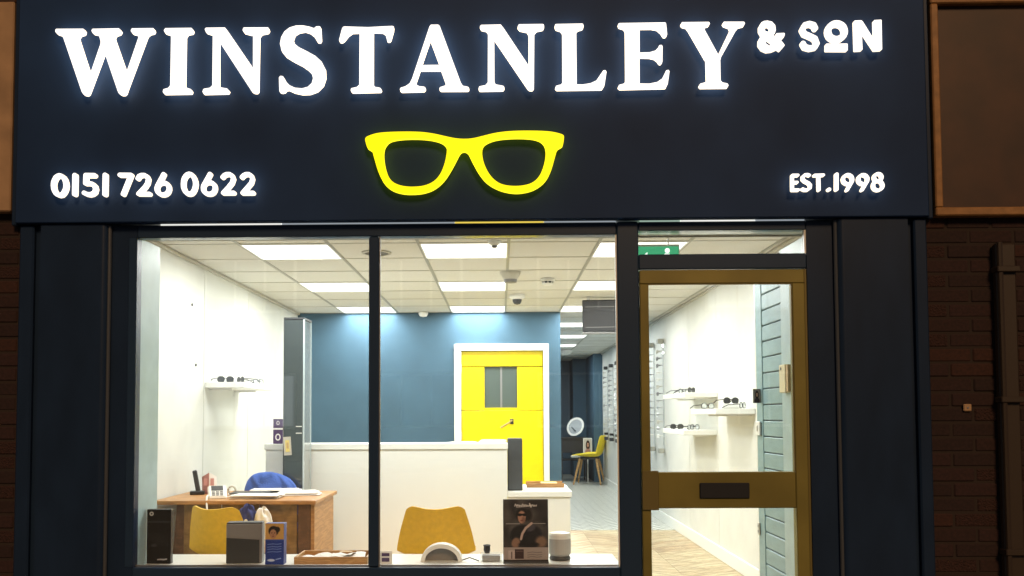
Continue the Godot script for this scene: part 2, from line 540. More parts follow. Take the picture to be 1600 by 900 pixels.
func materials() -> void:
	var m := mat("navy_paint", 0.022, 0.056, 0.155, 0.55, 0.0, 0.25)
	mottle(m, 0.008, 0.82, 1.0, Vector3(0.5, 0.4, 0.5), 4)
	m = mat("navy_satin", 0.014, 0.032, 0.075, 0.34, 0.0, 0.4)
	mottle(m, 0.012, 0.85, 1.0, Vector3(1.4, 0.5, 1.4), 6)
	m = mat("navy_frame", 0.018, 0.042, 0.09, 0.3)
	mat("streak_grey", 0.085, 0.095, 0.11, 0.3, 0.2)  # lighter grey paints the highlight streak on the pilaster corners
	mat("soffit", 0.75, 0.77, 0.74, 0.16, 0.0, 0.9)
	lamp("reflected_white", 1.0, 1.0, 0.92, 0.9)  # glow colours that imitate the interior mirrored under the fascia
	lamp("reflected_grey", 0.5, 0.56, 0.6, 0.55)
	lamp("reflected_yellow", 1.0, 0.75, 0.12, 0.85)
	lamp("reflected_green", 0.55, 0.75, 0.62, 0.55)
	m = mat("gold", 0.27, 0.23, 0.055, 0.42, 0.2)
	mottle(m, 0.01, 0.84, 1.0, Vector3(0.8, 0.8, 0.8), 8)
	mat("gold_dark", 0.17, 0.14, 0.045, 0.5, 0.3)
	mat("slot_black", 0.012, 0.014, 0.02, 0.45)
	m = mat("teal_paint", 0.42, 0.56, 0.57, 0.4)
	mottle(m, 0.02, 0.92, 1.0, Vector3(1, 1, 1), 9)
	m = mat("shiplap_paint", 0.25, 0.40, 0.43, 0.4)
	mottle(m, 0.03, 0.9, 1.0, Vector3(2, 2, 0.6), 10)
	mat("groove", 0.05, 0.08, 0.1, 0.7)
	m = mat("white_wall", 0.75, 0.755, 0.70, 0.5)
	mottle(m, 0.012, 0.955, 1.0, Vector3(0.7, 0.7, 0.7), 11)
	m = mat("wall_joint", 0.2, 0.195, 0.17, 0.8)
	m = mat("blue_wall", 0.052, 0.12, 0.18, 0.75)
	mottle(m, 0.015, 0.92, 1.0, Vector3(0.6, 0.6, 0.6), 12)
	m = mat("dark_blue", 0.06, 0.12, 0.18, 0.45)
	m = mat("ceiling_tile", 0.80, 0.79, 0.73, 0.85)
	mottle(m, 0.12, 0.9, 1.0, Vector3(2.4, 2.4, 2.4), 13)
	m = mat("ceiling_tile_old", 0.76, 0.745, 0.68, 0.85)
	mottle(m, 0.12, 0.9, 1.0, Vector3(2.4, 2.4, 2.4), 14)
	mat("grid_white", 0.54, 0.52, 0.45, 0.5)
	mat("grid_grey", 0.36, 0.36, 0.31, 0.5)
	lamp("panel_light", 1.0, 1.0, 0.95, 1.5)
	mat("white_plastic", 0.8, 0.8, 0.76, 0.35)
	mat("white_gloss", 0.85, 0.86, 0.81, 0.3)
	mat("white_paper", 0.82, 0.81, 0.78, 0.8)
	mat("black_plastic", 0.015, 0.016, 0.018, 0.35)
	mat("dark_grey", 0.04, 0.044, 0.048, 0.45)
	mat("mid_grey", 0.22, 0.22, 0.22, 0.5)
	mat("warm_grey", 0.16, 0.155, 0.14, 0.7)
	mat("silver", 0.6, 0.6, 0.6, 0.3, 0.9)
	m = mat("mustard", 0.82, 0.49, 0.018, 0.5)
	mottle(m, 0.03, 0.9, 1.0, Vector3(3, 3, 3), 15)
	mat("far_yellow", 0.9, 0.70, 0.03, 0.45)
	m = mat("yellow_paint", 0.9, 0.72, 0.0, 0.35)
	mottle(m, 0.02, 0.95, 1.0, Vector3(1, 1, 1), 16)
	mat("navy_cloth", 0.03, 0.04, 0.16, 0.85)
	m = mat("blue_cloth", 0.06, 0.13, 0.45, 0.9)
	roughen(m, 0.05, 6.0, 6.0, 17)
	m.rim_enabled = true
	m.rim = 0.3
	wood("desk_wood", 21, Color(0.60, 0.43, 0.25), Color(0.76, 0.57, 0.36), Vector3(1.0, 2.6, 1.0))
	wood("desk_front", 22, Color(0.47, 0.36, 0.20), Color(0.59, 0.46, 0.28), Vector3(2.2, 0.7, 2.2))
	wood("desk_dark", 23, Color(0.33, 0.22, 0.13), Color(0.44, 0.30, 0.19), Vector3(2.2, 0.7, 2.2))
	wood("pale_wood", 24, Color(0.66, 0.5, 0.3), Color(0.85, 0.68, 0.45), Vector3(2, 4, 2))
	for k in 4:
		var d: float = [0.0, 0.06, -0.06, 0.02][k]
		wood("oak_%d" % k, 30 + k, Color(0.50 + d, 0.41 + d, 0.27 + d), Color(0.87 + d * 0.5, 0.79 + d, 0.64 + d), Vector3(0.6, 3.5, 2.0), 0.38)
	mat("pink", 0.62, 0.33, 0.33, 0.6)
	mat("purple", 0.07, 0.04, 0.12, 0.5)
	mat("card_yellow", 0.75, 0.62, 0.2, 0.6)
	mat("box_blue", 0.03, 0.06, 0.26, 0.45)
	mat("tan", 0.55, 0.38, 0.18, 0.6)
	mat("brass", 0.5, 0.4, 0.18, 0.3, 0.9)
	clear_glass("window_glass", 0.012)
	clear_glass("clear_plastic", 0.16)
	clear_glass("lens", 0.3)
	m = mat("cabinet_glass", 0.07, 0.085, 0.09, 0.06, 0.25, 0.9)
	m = mat("cabinet_edge", 0.5, 0.58, 0.6, 0.15)
	mat("vision_glass", 0.10, 0.13, 0.12, 0.15)
	mat("mirror", 0.85, 0.87, 0.88, 0.03, 1.0)
	mat("painted_reflection_mirror", 0.62, 0.66, 0.68, 0.12, 0.35)  # the reflected pale ceiling is painted into this grey
	mat("screen", 0.035, 0.037, 0.042, 0.5)
	lamp("letter_face", 1.0, 1.0, 0.97, 1.35)
	lamp("letter_side", 1.0, 0.84, 0.62, 2.7)
	lamp("small_letter_side", 1.0, 0.86, 0.66, 1.6)
	lamp("glasses_face", 1.0, 0.86, 0.0, 1.15)
	lamp("glasses_side", 1.0, 0.86, 0.02, 1.6)
	lamp("lit_window", 0.85, 0.95, 1.0, 0.9)
	lamp("exit_green", 0.04, 0.34, 0.16, 1.0)
	lamp("exit_white", 0.95, 1.0, 0.95, 1.2)
	for k in 5:
		var c: Vector3 = [Vector3(0.048, 0.018, 0.014), Vector3(0.039, 0.016, 0.014), Vector3(0.056, 0.02, 0.013), Vector3(0.033, 0.015, 0.014), Vector3(0.044, 0.018, 0.017)][k]
		m = mat("brick_%d" % k, c.x, c.y, c.z, 0.9)
		mottle(m, 0.06, 0.7, 1.0, Vector3(3, 3, 3), 40 + k)
	roughen(M.brick_0, 0.1, 5.0, 4.0, 45)
	m = mat("mortar", 0.03, 0.02, 0.016, 0.95)
	m = mat("tan_board", 0.52, 0.33, 0.18, 0.6)
	mottle(m, 0.012, 0.8, 1.0, Vector3(1.2, 1.2, 1.2), 50)
	m = mat("brown_board", 0.068, 0.024, 0.008, 0.5)
	mottle(m, 0.012, 0.7, 1.0, Vector3(1.0, 1.0, 1.0), 51)
	m = mat("lamplit_trim", 0.40, 0.20, 0.065, 0.55)  # wood colour with the orange of the street lamps mixed in
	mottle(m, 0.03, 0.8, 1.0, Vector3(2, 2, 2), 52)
	mat("brown_pipe", 0.036, 0.023, 0.013, 0.5)
	m = mat("asphalt", 0.05, 0.05, 0.05, 0.9)
	mottle(m, 0.2, 0.6, 1.0, Vector3(2, 2, 2), 53)
	m = mat("paving", 0.22, 0.21, 0.2, 0.85)
	mottle(m, 0.1, 0.75, 1.0, Vector3(1.5, 1.5, 1.5), 54)
	m = mat("concrete", 0.3, 0.29, 0.27, 0.9)
	back_floor_material()


# grey and white woven tile print, too far to tell the pieces apart
func back_floor_material() -> void:
	var im := Image.create(256, 256, false, Image.FORMAT_RGB8)
	var n := noise(0.05, 61, 3)
	for y in 256:
		for x in 256:
			var zig := absf(fmod(x, 64.0) - 32.0)
			var row := fmod(y + zig + 256.0, 32.0)
			var k := 0.93 + 0.05 * n.get_noise_2d(x, y)
			if row < 11.0:
				k -= 0.42
			if fmod(x, 32.0) < 1.5:
				k -= 0.1
			im.set_pixel(x, y, Color(k * 0.95, k * 0.96, k * 0.92))
	var m := mat("woven_tile", 1, 1, 1, 0.3)
	m.albedo_texture = ImageTexture.create_from_image(im)
	m.uv1_triplanar = true
	m.uv1_world_triplanar = true
	m.uv1_scale = Vector3(1.1, 1.1, 0.9)


# ---------------------------------------------------------------- the sign lettering
func loops_of(raw: Array) -> Array:
	var out := []
	for l in raw:
		var p := PackedVector2Array()
		for i in range(0, l.size(), 2):
			p.append(Vector2(l[i], l[i + 1]) / 1000.0)
		out.append(p)
	return out


# a raised character: lit face in front, brighter returns and back that wash the board behind it
func raised(called: String, parent: Node3D, outer: PackedVector2Array, holes: Array, face: Material, side: Material, z0: float, z1: float) -> void:
	var f := new_st()
	var s := new_st()
	var shift := Transform3D(Basis(), -parent.position + Vector3(-2.3, 2.9, 0))
	extrude(f, outer, holes, z0, z1, shift, s)
	var m: ArrayMesh = f.commit()
	s.commit(m)
	var o := MeshInstance3D.new()
	o.mesh = m
	m.surface_set_material(0, face)
	m.surface_set_material(1, side)
	o.name = called
	parent.add_child(o, true)


# corners cut once, for outlines that are curves
func softened(p: PackedVector2Array) -> PackedVector2Array:
	var q := PackedVector2Array()
	for i in p.size():
		var a := p[i]
		var c := p[(i + 1) % p.size()]
		q.append(a.lerp(c, 0.25))
		q.append(a.lerp(c, 0.75))
	return q


func slimmer(p: PackedVector2Array, by: float) -> PackedVector2Array:
	var q := PackedVector2Array()
	for v in p:
		q.append(v * 4000.0)
	var out := Geometry2D.offset_polygon(q, -by * 4000.0, Geometry2D.JOIN_MITER)
	if out.size() != 1:
		return p
	q = PackedVector2Array()
	for v in out[0]:
		q.append(v / 4000.0)
	return q


func stroke_shape(st_raw: Array) -> Array:
	var pts: PackedVector2Array = loops_of([st_raw[3]])[0]
	for i in pts.size():
		pts[i] *= 4000.0   # the clipper works best on numbers that are not tiny
	var polys := Geometry2D.offset_polyline(pts, st_raw[2] / 1000.0 * {"s": 1400.0, "e": 1330.0, "p": 1440.0}[st_raw[0]], Geometry2D.JOIN_ROUND, Geometry2D.END_ROUND)
	var outer := PackedVector2Array()
	var holes := []
	for p in polys:
		var q := PackedVector2Array()
		var last := Vector2.INF
		for v in p:
			if last == Vector2.INF or last.distance_to(v) > 3.0:
				q.append(v / 4000.0)
				last = v
		if Geometry2D.is_polygon_clockwise(p):
			holes.append(q)
		else:
			outer = q
	return [outer, holes]


func lettering() -> void:
	var Z0 := 0.085
	var Z1 := 0.11
	var name_sign := thing("shop_name_sign", "large white lit serif letters across the top of the navy fascia", "sign lettering", Vector3(0, 2.96, 0.06))
	for key in ["W", "I", "N", "S", "T", "A", "N2", "L", "E", "Y"]:
		var l := loops_of(LETTERS[key])
		raised("letter", name_sign, rounded(slimmer(l[0], 0.0012), 0.005), l.slice(1), M.letter_face, M.letter_side, Z0, Z1)
	var son := thing("family_name_sign", "small white lit ampersand and rounded word raised at the upper right of the fascia", "sign lettering", Vector3(1.4, 3.2, 0.06))
	for key in ["and", "n", "bar"]:
		var l := loops_of(LETTERS[key])
		var holes := []
		for hole in l.slice(1):
			holes.append(slimmer(hole, -0.004))
		raised({"and": "ampersand", "n": "letter", "bar": "underline_bar"}[key], son, rounded(slimmer(l[0], 0.003), 0.004), holes, M.letter_face, M.small_letter_side, Z0, Z1)
	var phone := thing("phone_number_sign", "white lit phone number digits at the lower left of the navy fascia", "sign lettering", Vector3(-1.8, 2.5, 0.06))
	var est := thing("founding_date_sign", "small white lit EST.1998 characters at the lower right of the fascia", "sign lettering", Vector3(1.7, 2.5, 0.06))
	for s in STROKES:
		var parent: Node3D = {"p": phone, "e": est, "s": son}[s[0]]
		var shape := stroke_shape(s)
		raised("letter" if s[1] in ["E", "S", "T", "O"] else "full_stop" if s[1] == "dot" else "digit", parent, shape[0], shape[1], M.letter_face, M.small_letter_side, Z0, Z1)
	var g := []
	for l in loops_of(SPECTACLES):
		g.append(softened(softened(l)))
	var sign := thing("spectacles_sign", "big bright yellow lit pair of spectacles raised on the middle of the fascia", "sign", Vector3(0, 2.5, 0.06))
	raised("spectacle_frame", sign, g[0], g.slice(1), M.glasses_face, M.glasses_side, 0.082, 0.11)


# ---------------------------------------------------------------- the front of the shop
func upright(st: SurfaceTool, plan: PackedVector2Array, y0: float, y1: float) -> void:
	# plan is (x, z); stood up from y0 to y1
	extrude(st, plan, [], y0, y1, Transform3D(Vector3(1, 0, 0), Vector3(0, 0, 1), Vector3(0, 1, 0), Vector3.ZERO))


func facade() -> void:
	struct("pavement", Vector3(-14, -0.2, -0.02), Vector3(14, 0.0, 3.0), M.paving)
	struct("kerb", Vector3(-14, -0.2, 3.0), Vector3(14, -0.004, 3.14), M.concrete, 0.01)
	struct("road", Vector3(-60, -0.4, 3.14), Vector3(60, -0.13, 60), M.asphalt)
	struct("far_pavement", Vector3(-60, -0.3, 20.0), Vector3(60, -0.002, 24.0), M.paving, 0.01)
	struct("ground", Vector3(-60, -0.6, -60), Vector3(60, -0.404, 60), M.asphalt)

	var fa := thing("shop_fascia", "long navy painted fascia board above the shop window, carrying the lit lettering", "fascia", Vector3(0, 2.385, 0))
	box("fascia_panel", Vector3(-2.468, 0, 0.0), Vector3(2.15, 1.45, 0.06), M.navy_paint, fa, 0.004)
	var slot := thing("reflected_light_strip", "narrow glowing strip standing in for a reflection between the fascia and the window head", "reflection strip", Vector3(0, 2.384, -0.05))
	for e in [[-1.745, -1.12, "reflected_white"], [-1.118, -0.23, "reflected_grey"], [-0.228, 0.225, "reflected_yellow"], [0.227, 0.594, "reflected_grey"], [0.72, 0.92, "reflected_green"], [0.922, 1.30, "reflected_white"], [1.302, 1.55, "reflected_grey"]]:
		box("reflection_segment", Vector3(e[0], -0.0045, 0), Vector3(e[1], 0.03, 0.044), M[e[2]], slot)  # glowing pieces stand in for a reflection, no lamp sits here
	box("edge_trim", Vector3(2.151, -0.01, -0.02), Vector3(2.178, 1.45, 0.045), M.navy_satin, fa, 0.006)
	box("edge_trim", Vector3(-2.496, -0.01, -0.02), Vector3(-2.469, 1.45, 0.045), M.navy_satin, fa, 0.006)

	for side in [-1, 1]:
		var p := thing("pilaster", "navy painted pilaster with a rounded edge left of the shop window" if side < 0 else "navy painted pilaster with a rounded edge right of the brass framed door", "pilaster", Vector3(0, 0, 0), 0, "pilasters framing the shop front")
		var x0 := -2.345 if side < 0 else 2.051
		var x1 := -2.0 if side < 0 else 1.698
		var plan := PackedVector2Array([Vector2(x0, 0.0), Vector2(x1, 0.0)])
		var r := 0.032
		for k in 9:
			var a := k * PI / 16.0
			plan.append(Vector2(x1 - (r - cos(a) * r) * signf(x1 - x0), 0.038 - r + sin(a) * r))
		plan.append(Vector2(x0, 0.038))
		var st := new_st()
		upright(st, plan, 0.16, 2.38)
		put("shaft", st, M.navy_satin, p)
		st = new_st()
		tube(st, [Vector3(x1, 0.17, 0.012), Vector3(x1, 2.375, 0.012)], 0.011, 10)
		put("streak_bead", st, M.streak_grey, p)  # bead added to carry the vertical highlight as colour
		box("plinth", Vector3(minf(x0, x1) - 0.015, 0, 0.0), Vector3(maxf(x0, x1) + 0.015, 0.16, 0.075), M.navy_satin, p, 0.006)
		var b0 := -2.46 if side < 0 else 1.556
		var b1 := -1.862 if side < 0 else 2.15
		box("backing_board", Vector3(b0, 0.0, -0.06), Vector3(b1, 2.38, -0.001), M.navy_satin, p)
		box("outer_bead", Vector3(-2.46 if side < 0 else 2.085, 0, 0.0), Vector3(-2.385 if side < 0 else 2.15, 2.38, 0.03), M.navy_satin, p, 0.008)

	# the window frame and its panes
	var w := thing("shop_window", "wide shop window in a dark navy metal frame, split by one mullion", "window", Vector3(0, 0, 0))
	box("head_rail", Vector3(-1.862, 2.315, -0.06), Vector3(0.594, 2.379, 0.0), M.navy_frame, w, 0.004)
	box("jamb", Vector3(-1.905, 0.637, -0.06), Vector3(-1.864, 2.313, 0.002), M.navy_frame, w, 0.003)
	box("mullion", Vector3(-0.669, 0.637, -0.06), Vector3(-0.617, 2.313, 0.002), M.navy_frame, w, 0.006)
	box("sill_rail", Vector3(-1.862, 0.56, -0.06), Vector3(0.594, 0.635, 0.012), M.navy_frame, w, 0.005)
	box("sill_trim", Vector3(-1.862, 0.6365, -0.045), Vector3(0.594, 0.643, -0.034), M.silver, w)
	box("window_pane", Vector3(-1.863, 0.637, -0.031), Vector3(-0.67, 2.314, -0.026), M.window_glass, w)
	box("window_pane", Vector3(-0.616, 0.637, -0.031), Vector3(0.594, 2.314, -0.026), M.window_glass, w)
	box("glazing_bead", Vector3(0.589, 0.637, -0.022), Vector3(0.5955, 2.314, -0.004), M.white_plastic, w)
	box("glazing_bead", Vector3(-0.6165, 0.637, -0.022), Vector3(-0.611, 2.314, -0.004), M.mid_grey, w)
	var sr := thing("stall_riser", "plain navy panel below the shop window down to the pavement", "panel", Vector3(0, 0, 0))
	box("riser_panel", Vector3(-1.862, 0.0, -0.06), Vector3(0.594, 0.559, -0.005), M.navy_satin, sr)
	box("base_rail", Vector3(-1.862, 0.0, -0.004), Vector3(0.594, 0.12, 0.015), M.navy_satin, sr, 0.005)

	# the doorway: post, transom light, brass door
	var dw := thing("door_surround", "dark navy door surround with a narrow glazed light above the door", "door frame", Vector3(0, 0, 0))
	box("post", Vector3(0.596, 0.0, -0.06), Vector3(0.706, 2.38, 0.004), M.navy_frame, dw, 0.006)
	box("head_rail", Vector3(0.707, 2.333, -0.06), Vector3(1.554, 2.379, 0.0), M.navy_frame, dw, 0.004)
	box("transom_bar", Vector3(0.707, 2.135, -0.06), Vector3(1.554, 2.212, 0.002), M.navy_frame, dw, 0.005)
	box("fanlight_pane", Vector3(0.707, 2.213, -0.031), Vector3(1.554, 2.332, -0.026), M.window_glass, dw)
	box("glazing_bead", Vector3(1.546, 2.213, -0.022), Vector3(1.5545, 2.332, -0.004), M.white_plastic, dw)
	box("threshold", Vector3(0.707, 0.0, -0.1), Vector3(1.554, 0.115, 0.03), M.silver, dw, 0.004)

	var d := thing("entrance_door", "brass coloured metal entrance door with two glass panes and a black letter slot", "door", Vector3(0.708, 0.12, 0))
	var put_b := func(called: String, x0: float, y0: float, x1: float, y1: float, z1: float, m: Material, bev: float) -> void:
		box(called, Vector3(x0 - 0.708, y0 - 0.12, -0.05), Vector3(x1 - 0.708, y1 - 0.12, z1), m, d, bev)
	put_b.call("stile", 0.709, 0.12, 0.754, 2.06, 0.006, M.gold, 0.004)
	put_b.call("stile", 1.478, 0.12, 1.540, 2.06, 0.006, M.gold, 0.004)
	put_b.call("stile_trim", 1.541, 0.12, 1.554, 2.132, -0.004, M.gold_dark, 0.002)
	put_b.call("top_rail", 0.709, 2.0605, 1.540, 2.13, 0.005, M.gold, 0.004)
	put_b.call("middle_rail", 0.7545, 0.928, 1.4775, 1.108, 0.004, M.gold, 0.004)
	put_b.call("bottom_rail", 0.7545, 0.12, 1.4775, 0.26, 0.004, M.gold, 0.004)
	box("lock_case", Vector3(0.0, 0.80, 0.007), Vector3(0.083, 0.996, 0.018), M.gold_dark, d, 0.003)
	box("window_pane", Vector3(0.046, 0.99, -0.025), Vector3(0.770, 1.94, -0.02), M.window_glass, d)
	box("window_pane", Vector3(0.046, 0.14, -0.025), Vector3(0.770, 0.808, -0.02), M.window_glass, d)
	box("letter_slot", Vector3(0.288, 0.857, 0.005), Vector3(0.536, 0.935, 0.014), M.slot_black, d, 0.004)
	box("pane_bead", Vector3(0.0465, 1.936, -0.018), Vector3(0.7695, 1.941, 0.0), M.gold_dark, d)
	box("pane_bead", Vector3(0.7645, 0.989, -0.018), Vector3(0.7695, 1.935, 0.0), M.gold_dark, d)

	# neighbours
	var ln := thing("neighbour_sign_board", "blank tan sign board of the neighbouring shop at the far left edge", "sign board", Vector3(0, 2.449, 0))
	box("board", Vector3(-4.6, 0, -0.02), Vector3(-2.503, 1.096, 0.045), M.tan_board, ln, 0.006)
	box("top_trim", Vector3(-4.6, 1.097, -0.02), Vector3(-2.503, 1.3, 0.03), M.brown_board, ln, 0.004)
	var rn := thing("neighbour_framed_sign", "blank dark brown sign board in a wooden frame coloured lamplight orange at the upper right", "sign board", Vector3(0, 2.387, 0))
	box("board", Vector3(2.225, 0.04, -0.02), Vector3(5.0, 1.088, 0.02), M.brown_board, rn)
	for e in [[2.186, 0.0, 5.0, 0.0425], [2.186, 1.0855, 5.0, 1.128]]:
		box("frame_rail", Vector3(e[0], e[1], -0.02), Vector3(e[2], e[3], 0.058), M.lamplit_trim, rn, 0.006)
	box("frame_stile", Vector3(2.187, 0.043, -0.02), Vector3(2.225, 1.085, 0.056), M.lamplit_trim, rn, 0.006)
	box("upper_fill", Vector3(2.186, 1.13, -0.02), Vector3(5.0, 1.45, 0.0), M.brown_board, rn)

	brick_wall("neighbour_brick_wall", "dark red brick wall strip beneath the tan sign at the far left", -3.48, -2.464, -5.0)
	brick_wall("neighbour_brick_wall", "dark red brick wall behind the brown downpipe at the right edge", 2.152, 3.62, 5.0)
	var dp := thing("downpipe_casing", "brown vertical pipe casing on the brick wall at the far right", "downpipe", Vector3(2.53, 0, 0))
	box("casing", Vector3(-0.05, 0, 0.004), Vector3(0.05, 2.25, 0.05), M.brown_pipe, dp, 0.01)
	var st := new_st()
	tube(st, [Vector3(-0.035, 0, 0.055), Vector3(-0.035, 2.25, 0.055)], 0.014, 8)
	put("cable_conduit", st, M.brown_pipe, dp)
	for y in [0.7, 1.45, 2.1]:
		box("clip", Vector3(-0.056, y, 0.003), Vector3(0.056, y + 0.03, 0.074), M.brown_pipe, dp, 0.004)
	var pl := thing("wall_plaque", "small pale tan plate fixed to the dark brick right of the shop", "plaque", Vector3(2.336, 1.426, 0.0))
	box("plate", Vector3(-0.02, -0.018, 0.003), Vector3(0.02, 0.018, 0.014), M.tan_board, pl, 0.004)
	box("screw", Vector3(-0.004, -0.004, 0.0145), Vector3(0.004, 0.004, 0.017), M.silver, pl)


func brick_wall(called: String, label: String, x0: float, x1: float, far: float) -> void:
	var wall := thing(called, label, "brick wall", Vector3(0, 0, 0), 0, "neighbouring brick walls")
	box("mortar", Vector3(minf(x0, far), 0, -0.22), Vector3(maxf(x1, far), 2.386, -0.006), M.mortar, wall)
	var meshes := {}
	var course := 0
	var y := 0.008
	while y < 2.36:
		var x := x0 - (0.1125 if course % 2 else 0.0)
		while x < x1 - 0.02:
			var a := maxf(x, x0)
			var b := minf(x + 0.215, x1)
			if b - a > 0.03:
				var key := "%d" % roundi((b - a) * 1000)
				if not meshes.has(key):
					var st := new_st()
					bx(st, Vector3(0, 0, -0.05), Vector3(b - a, 0.065, 0.0), 0.006)
					meshes[key] = st.commit()
				put("brick", meshes[key], M["brick_%d" % (rng.randi() % 5)], wall, Vector3(a, y, rng.randf_range(-0.003, 0.002)))
			x += 0.225
		y += 0.075
		course += 1


# ---------------------------------------------------------------- the shop's shell
func room() -> void:
	struct("sub_floor", Vector3(LEFT_X - 0.2, -0.2, -15.6), Vector3(RIGHT_X + 0.2, FLOOR_Y - 0.016, -0.06), M.concrete)
	var fl := struct("wood_floor", Vector3(LEFT_X, FLOOR_Y - 0.015, BACK_Z - 0.02), Vector3(RIGHT_X, FLOOR_Y - 0.004, -0.061), M.groove)
	# chevron planks in columns that run away from the street
	var room_plan := PackedVector2Array([Vector2(LEFT_X, 0.07) * 1000, Vector2(RIGHT_X, 0.07) * 1000, Vector2(RIGHT_X, -BACK_Z) * 1000, Vector2(LEFT_X, -BACK_Z) * 1000])
	var wide := 0.55
	var step := 0.165
	var lean := wide * 0.7
	for col in 8:
		var x0 := -2.405 + col * wide
		var up := 1.0 if col % 2 == 0 else 0.0
		for k in range(-4, 38):
			var z0 := k * step
			var plan := PackedVector2Array([Vector2(x0 + 0.001, z0 + lean * up) * 1000, Vector2(x0 + wide - 0.001, z0 + lean * (1.0 - up)) * 1000, Vector2(x0 + wide - 0.001, z0 + lean * (1.0 - up) + step - 0.002) * 1000, Vector2(x0 + 0.001, z0 + lean * up + step - 0.002) * 1000])
			var cut := Geometry2D.intersect_polygons(plan, room_plan)
			if cut.size() != 1:
				continue
			var c := PackedVector2Array()
			var mid := Vector2(x0 + wide / 2.0, z0 + (lean + step) / 2.0)
			for v in cut[0]:
				c.append(v / 1000.0 - mid)
			var turn := atan2(lean * (1.0 - 2.0 * up), wide)
			var st := new_st()
			# built in the plank's own axes so that the grain runs along it
			var local := PackedVector2Array()
			for v in c:
				local.append(v.rotated(-turn))
			extrude(st, local, [], -0.006, 0.0, Transform3D(Vector3(1, 0, 0), Vector3(0, 0, -1), Vector3(0, 1, 0), Vector3.ZERO))
			var p := put("plank", st, M["oak_%d" % (rng.randi() % 4)], fl, Vector3(mid.x, FLOOR_Y + rng.randf_range(-0.0004, 0.0004), -mid.y))
			p.rotation.y = turn
	struct("back_floor", Vector3(LEFT_X, FLOOR_Y - 0.015, -15.3), Vector3(RIGHT_X, FLOOR_Y, BACK_Z - 0.0225), M.woven_tile)

	# walls
	struct("left_party_wall", Vector3(LEFT_X - 0.25, 0, -15.6), Vector3(LEFT_X - 0.012, 2.9, -0.06), M.concrete)
	struct("right_party_wall", Vector3(RIGHT_X + 0.012, 0, -15.6), Vector3(RIGHT_X + 0.25, 2.9, -0.06), M.concrete)
	for side in [-1, 1]:
		var x: float = LEFT_X if side < 0 else RIGHT_X
		var wl := struct("left_wall" if side < 0 else "right_wall", Vector3(x + 0.011 * side, FLOOR_Y, -15.3), Vector3(x + 0.004 * side, CEIL_Y, -0.07), M.wall_joint)
		var zz := -0.07
		var first := true
		while zz > -15.2:
			var zn := maxf((-1.13 if first else zz - 1.245), -15.3)
			first = false
			box("wall_panel", Vector3(x + 0.003 * side, FLOOR_Y, zn + 0.004), Vector3(x, CEIL_Y, zz - 0.004), M.white_wall, wl)
			zz = zn
		box("skirting", Vector3(x - 0.001 * side, FLOOR_Y, -15.3), Vector3(x - 0.018 * side, FLOOR_Y + 0.115, -1.09 if side > 0 else -0.35), M.white_gloss, wl, 0.004)
		box("ceiling_trim", Vector3(x - 0.001 * side, CEIL_Y - 0.024, -15.3), Vector3(x - 0.024 * side, CEIL_Y - 0.001, -0.35), M.grid_white, wl, 0.004)

	var bw := struct("blue_wall", Vector3(LEFT_X, FLOOR_Y, BACK_Z - 0.14), Vector3(-0.437, CEIL_Y, BACK_Z), M.blue_wall)
	box("wall_section", Vector3(0.48, FLOOR_Y, BACK_Z - 0.14), Vector3(0.674, CEIL_Y, BACK_Z), M.blue_wall, bw)
	box("wall_section", Vector3(-0.4368, 2.118, BACK_Z - 0.14), Vector3(0.4798, CEIL_Y, BACK_Z), M.blue_wall, bw)
	box("wall_section", Vector3(0.60, FLOOR_Y, -15.2), Vector3(0.672, CEIL_Y, BACK_Z - 0.1405), M.blue_wall, bw)
	box("skirting", Vector3(LEFT_X + 0.02, FLOOR_Y, BACK_Z + 0.001), Vector3(-0.516, FLOOR_Y + 0.115, BACK_Z + 0.018), M.white_gloss, bw, 0.004)
	var ew := struct("end_wall", Vector3(0.60, FLOOR_Y, -16.3), Vector3(RIGHT_X + 0.05, CEIL_Y, -15.35), M.dark_blue)
	box("wall_bay", Vector3(1.50, FLOOR_Y, -15.349), Vector3(RIGHT_X, CEIL_Y, -14.5), M.blue_wall, ew)
	box("wall_bay", Vector3(1.77, FLOOR_Y, -14.499), Vector3(RIGHT_X, CEIL_Y, -12.9), M.blue_wall, ew)
	struct("back_outer_wall", Vector3(LEFT_X - 0.25, 0, -16.6), Vector3(RIGHT_X + 0.25, 2.9, -16.31), M.concrete)
	struct("store_wall", Vector3(LEFT_X, FLOOR_Y, -15.3), Vector3(0.59, CEIL_Y, -15.2), M.white_wall)

	# front returns: reveals, soffit, bulkhead
	struct("left_reveal", Vector3(LEFT_X - 0.01, FLOOR_Y, -0.335), Vector3(-1.866, 2.327, -0.062), M.teal_paint, 0.004)
	struct("window_soffit", Vector3(LEFT_X, 2.3285, -0.15), Vector3(0.652, 2.36, -0.062), M.soffit)
	struct("door_soffit", Vector3(0.653, 2.3345, -0.15), Vector3(1.95, 2.36, -0.062), M.soffit)
	struct("front_bulkhead", Vector3(LEFT_X - 0.2, 2.361, -0.15), Vector3(RIGHT_X + 0.2, 3.9, -0.0605), M.white_wall)
	struct("soffit_trim", Vector3(LEFT_X, 2.3265, -0.158), Vector3(1.59, 2.36, -0.1505), M.grid_white)
	struct("upper_wall", Vector3(-5.0, 2.9, -0.42), Vector3(5.0, 5.0, -0.151), M.mortar)
	struct("neighbour_upper_wall", Vector3(-5.0, 2.388, -0.15), Vector3(-2.4755, 5.0, -0.0205), M.mortar)
	struct("neighbour_upper_wall", Vector3(2.1355, 2.388, -0.15), Vector3(5.0, 5.0, -0.0205), M.mortar)
	struct("roof_slab", Vector3(-2.6, 2.92, -16.6), Vector3(2.2, 3.1, -0.43), M.concrete)

	var sp := struct("shiplap_wall", Vector3(1.604, FLOOR_Y, -1.07), Vector3(RIGHT_X - 0.001, 2.325, -0.07), M.groove)
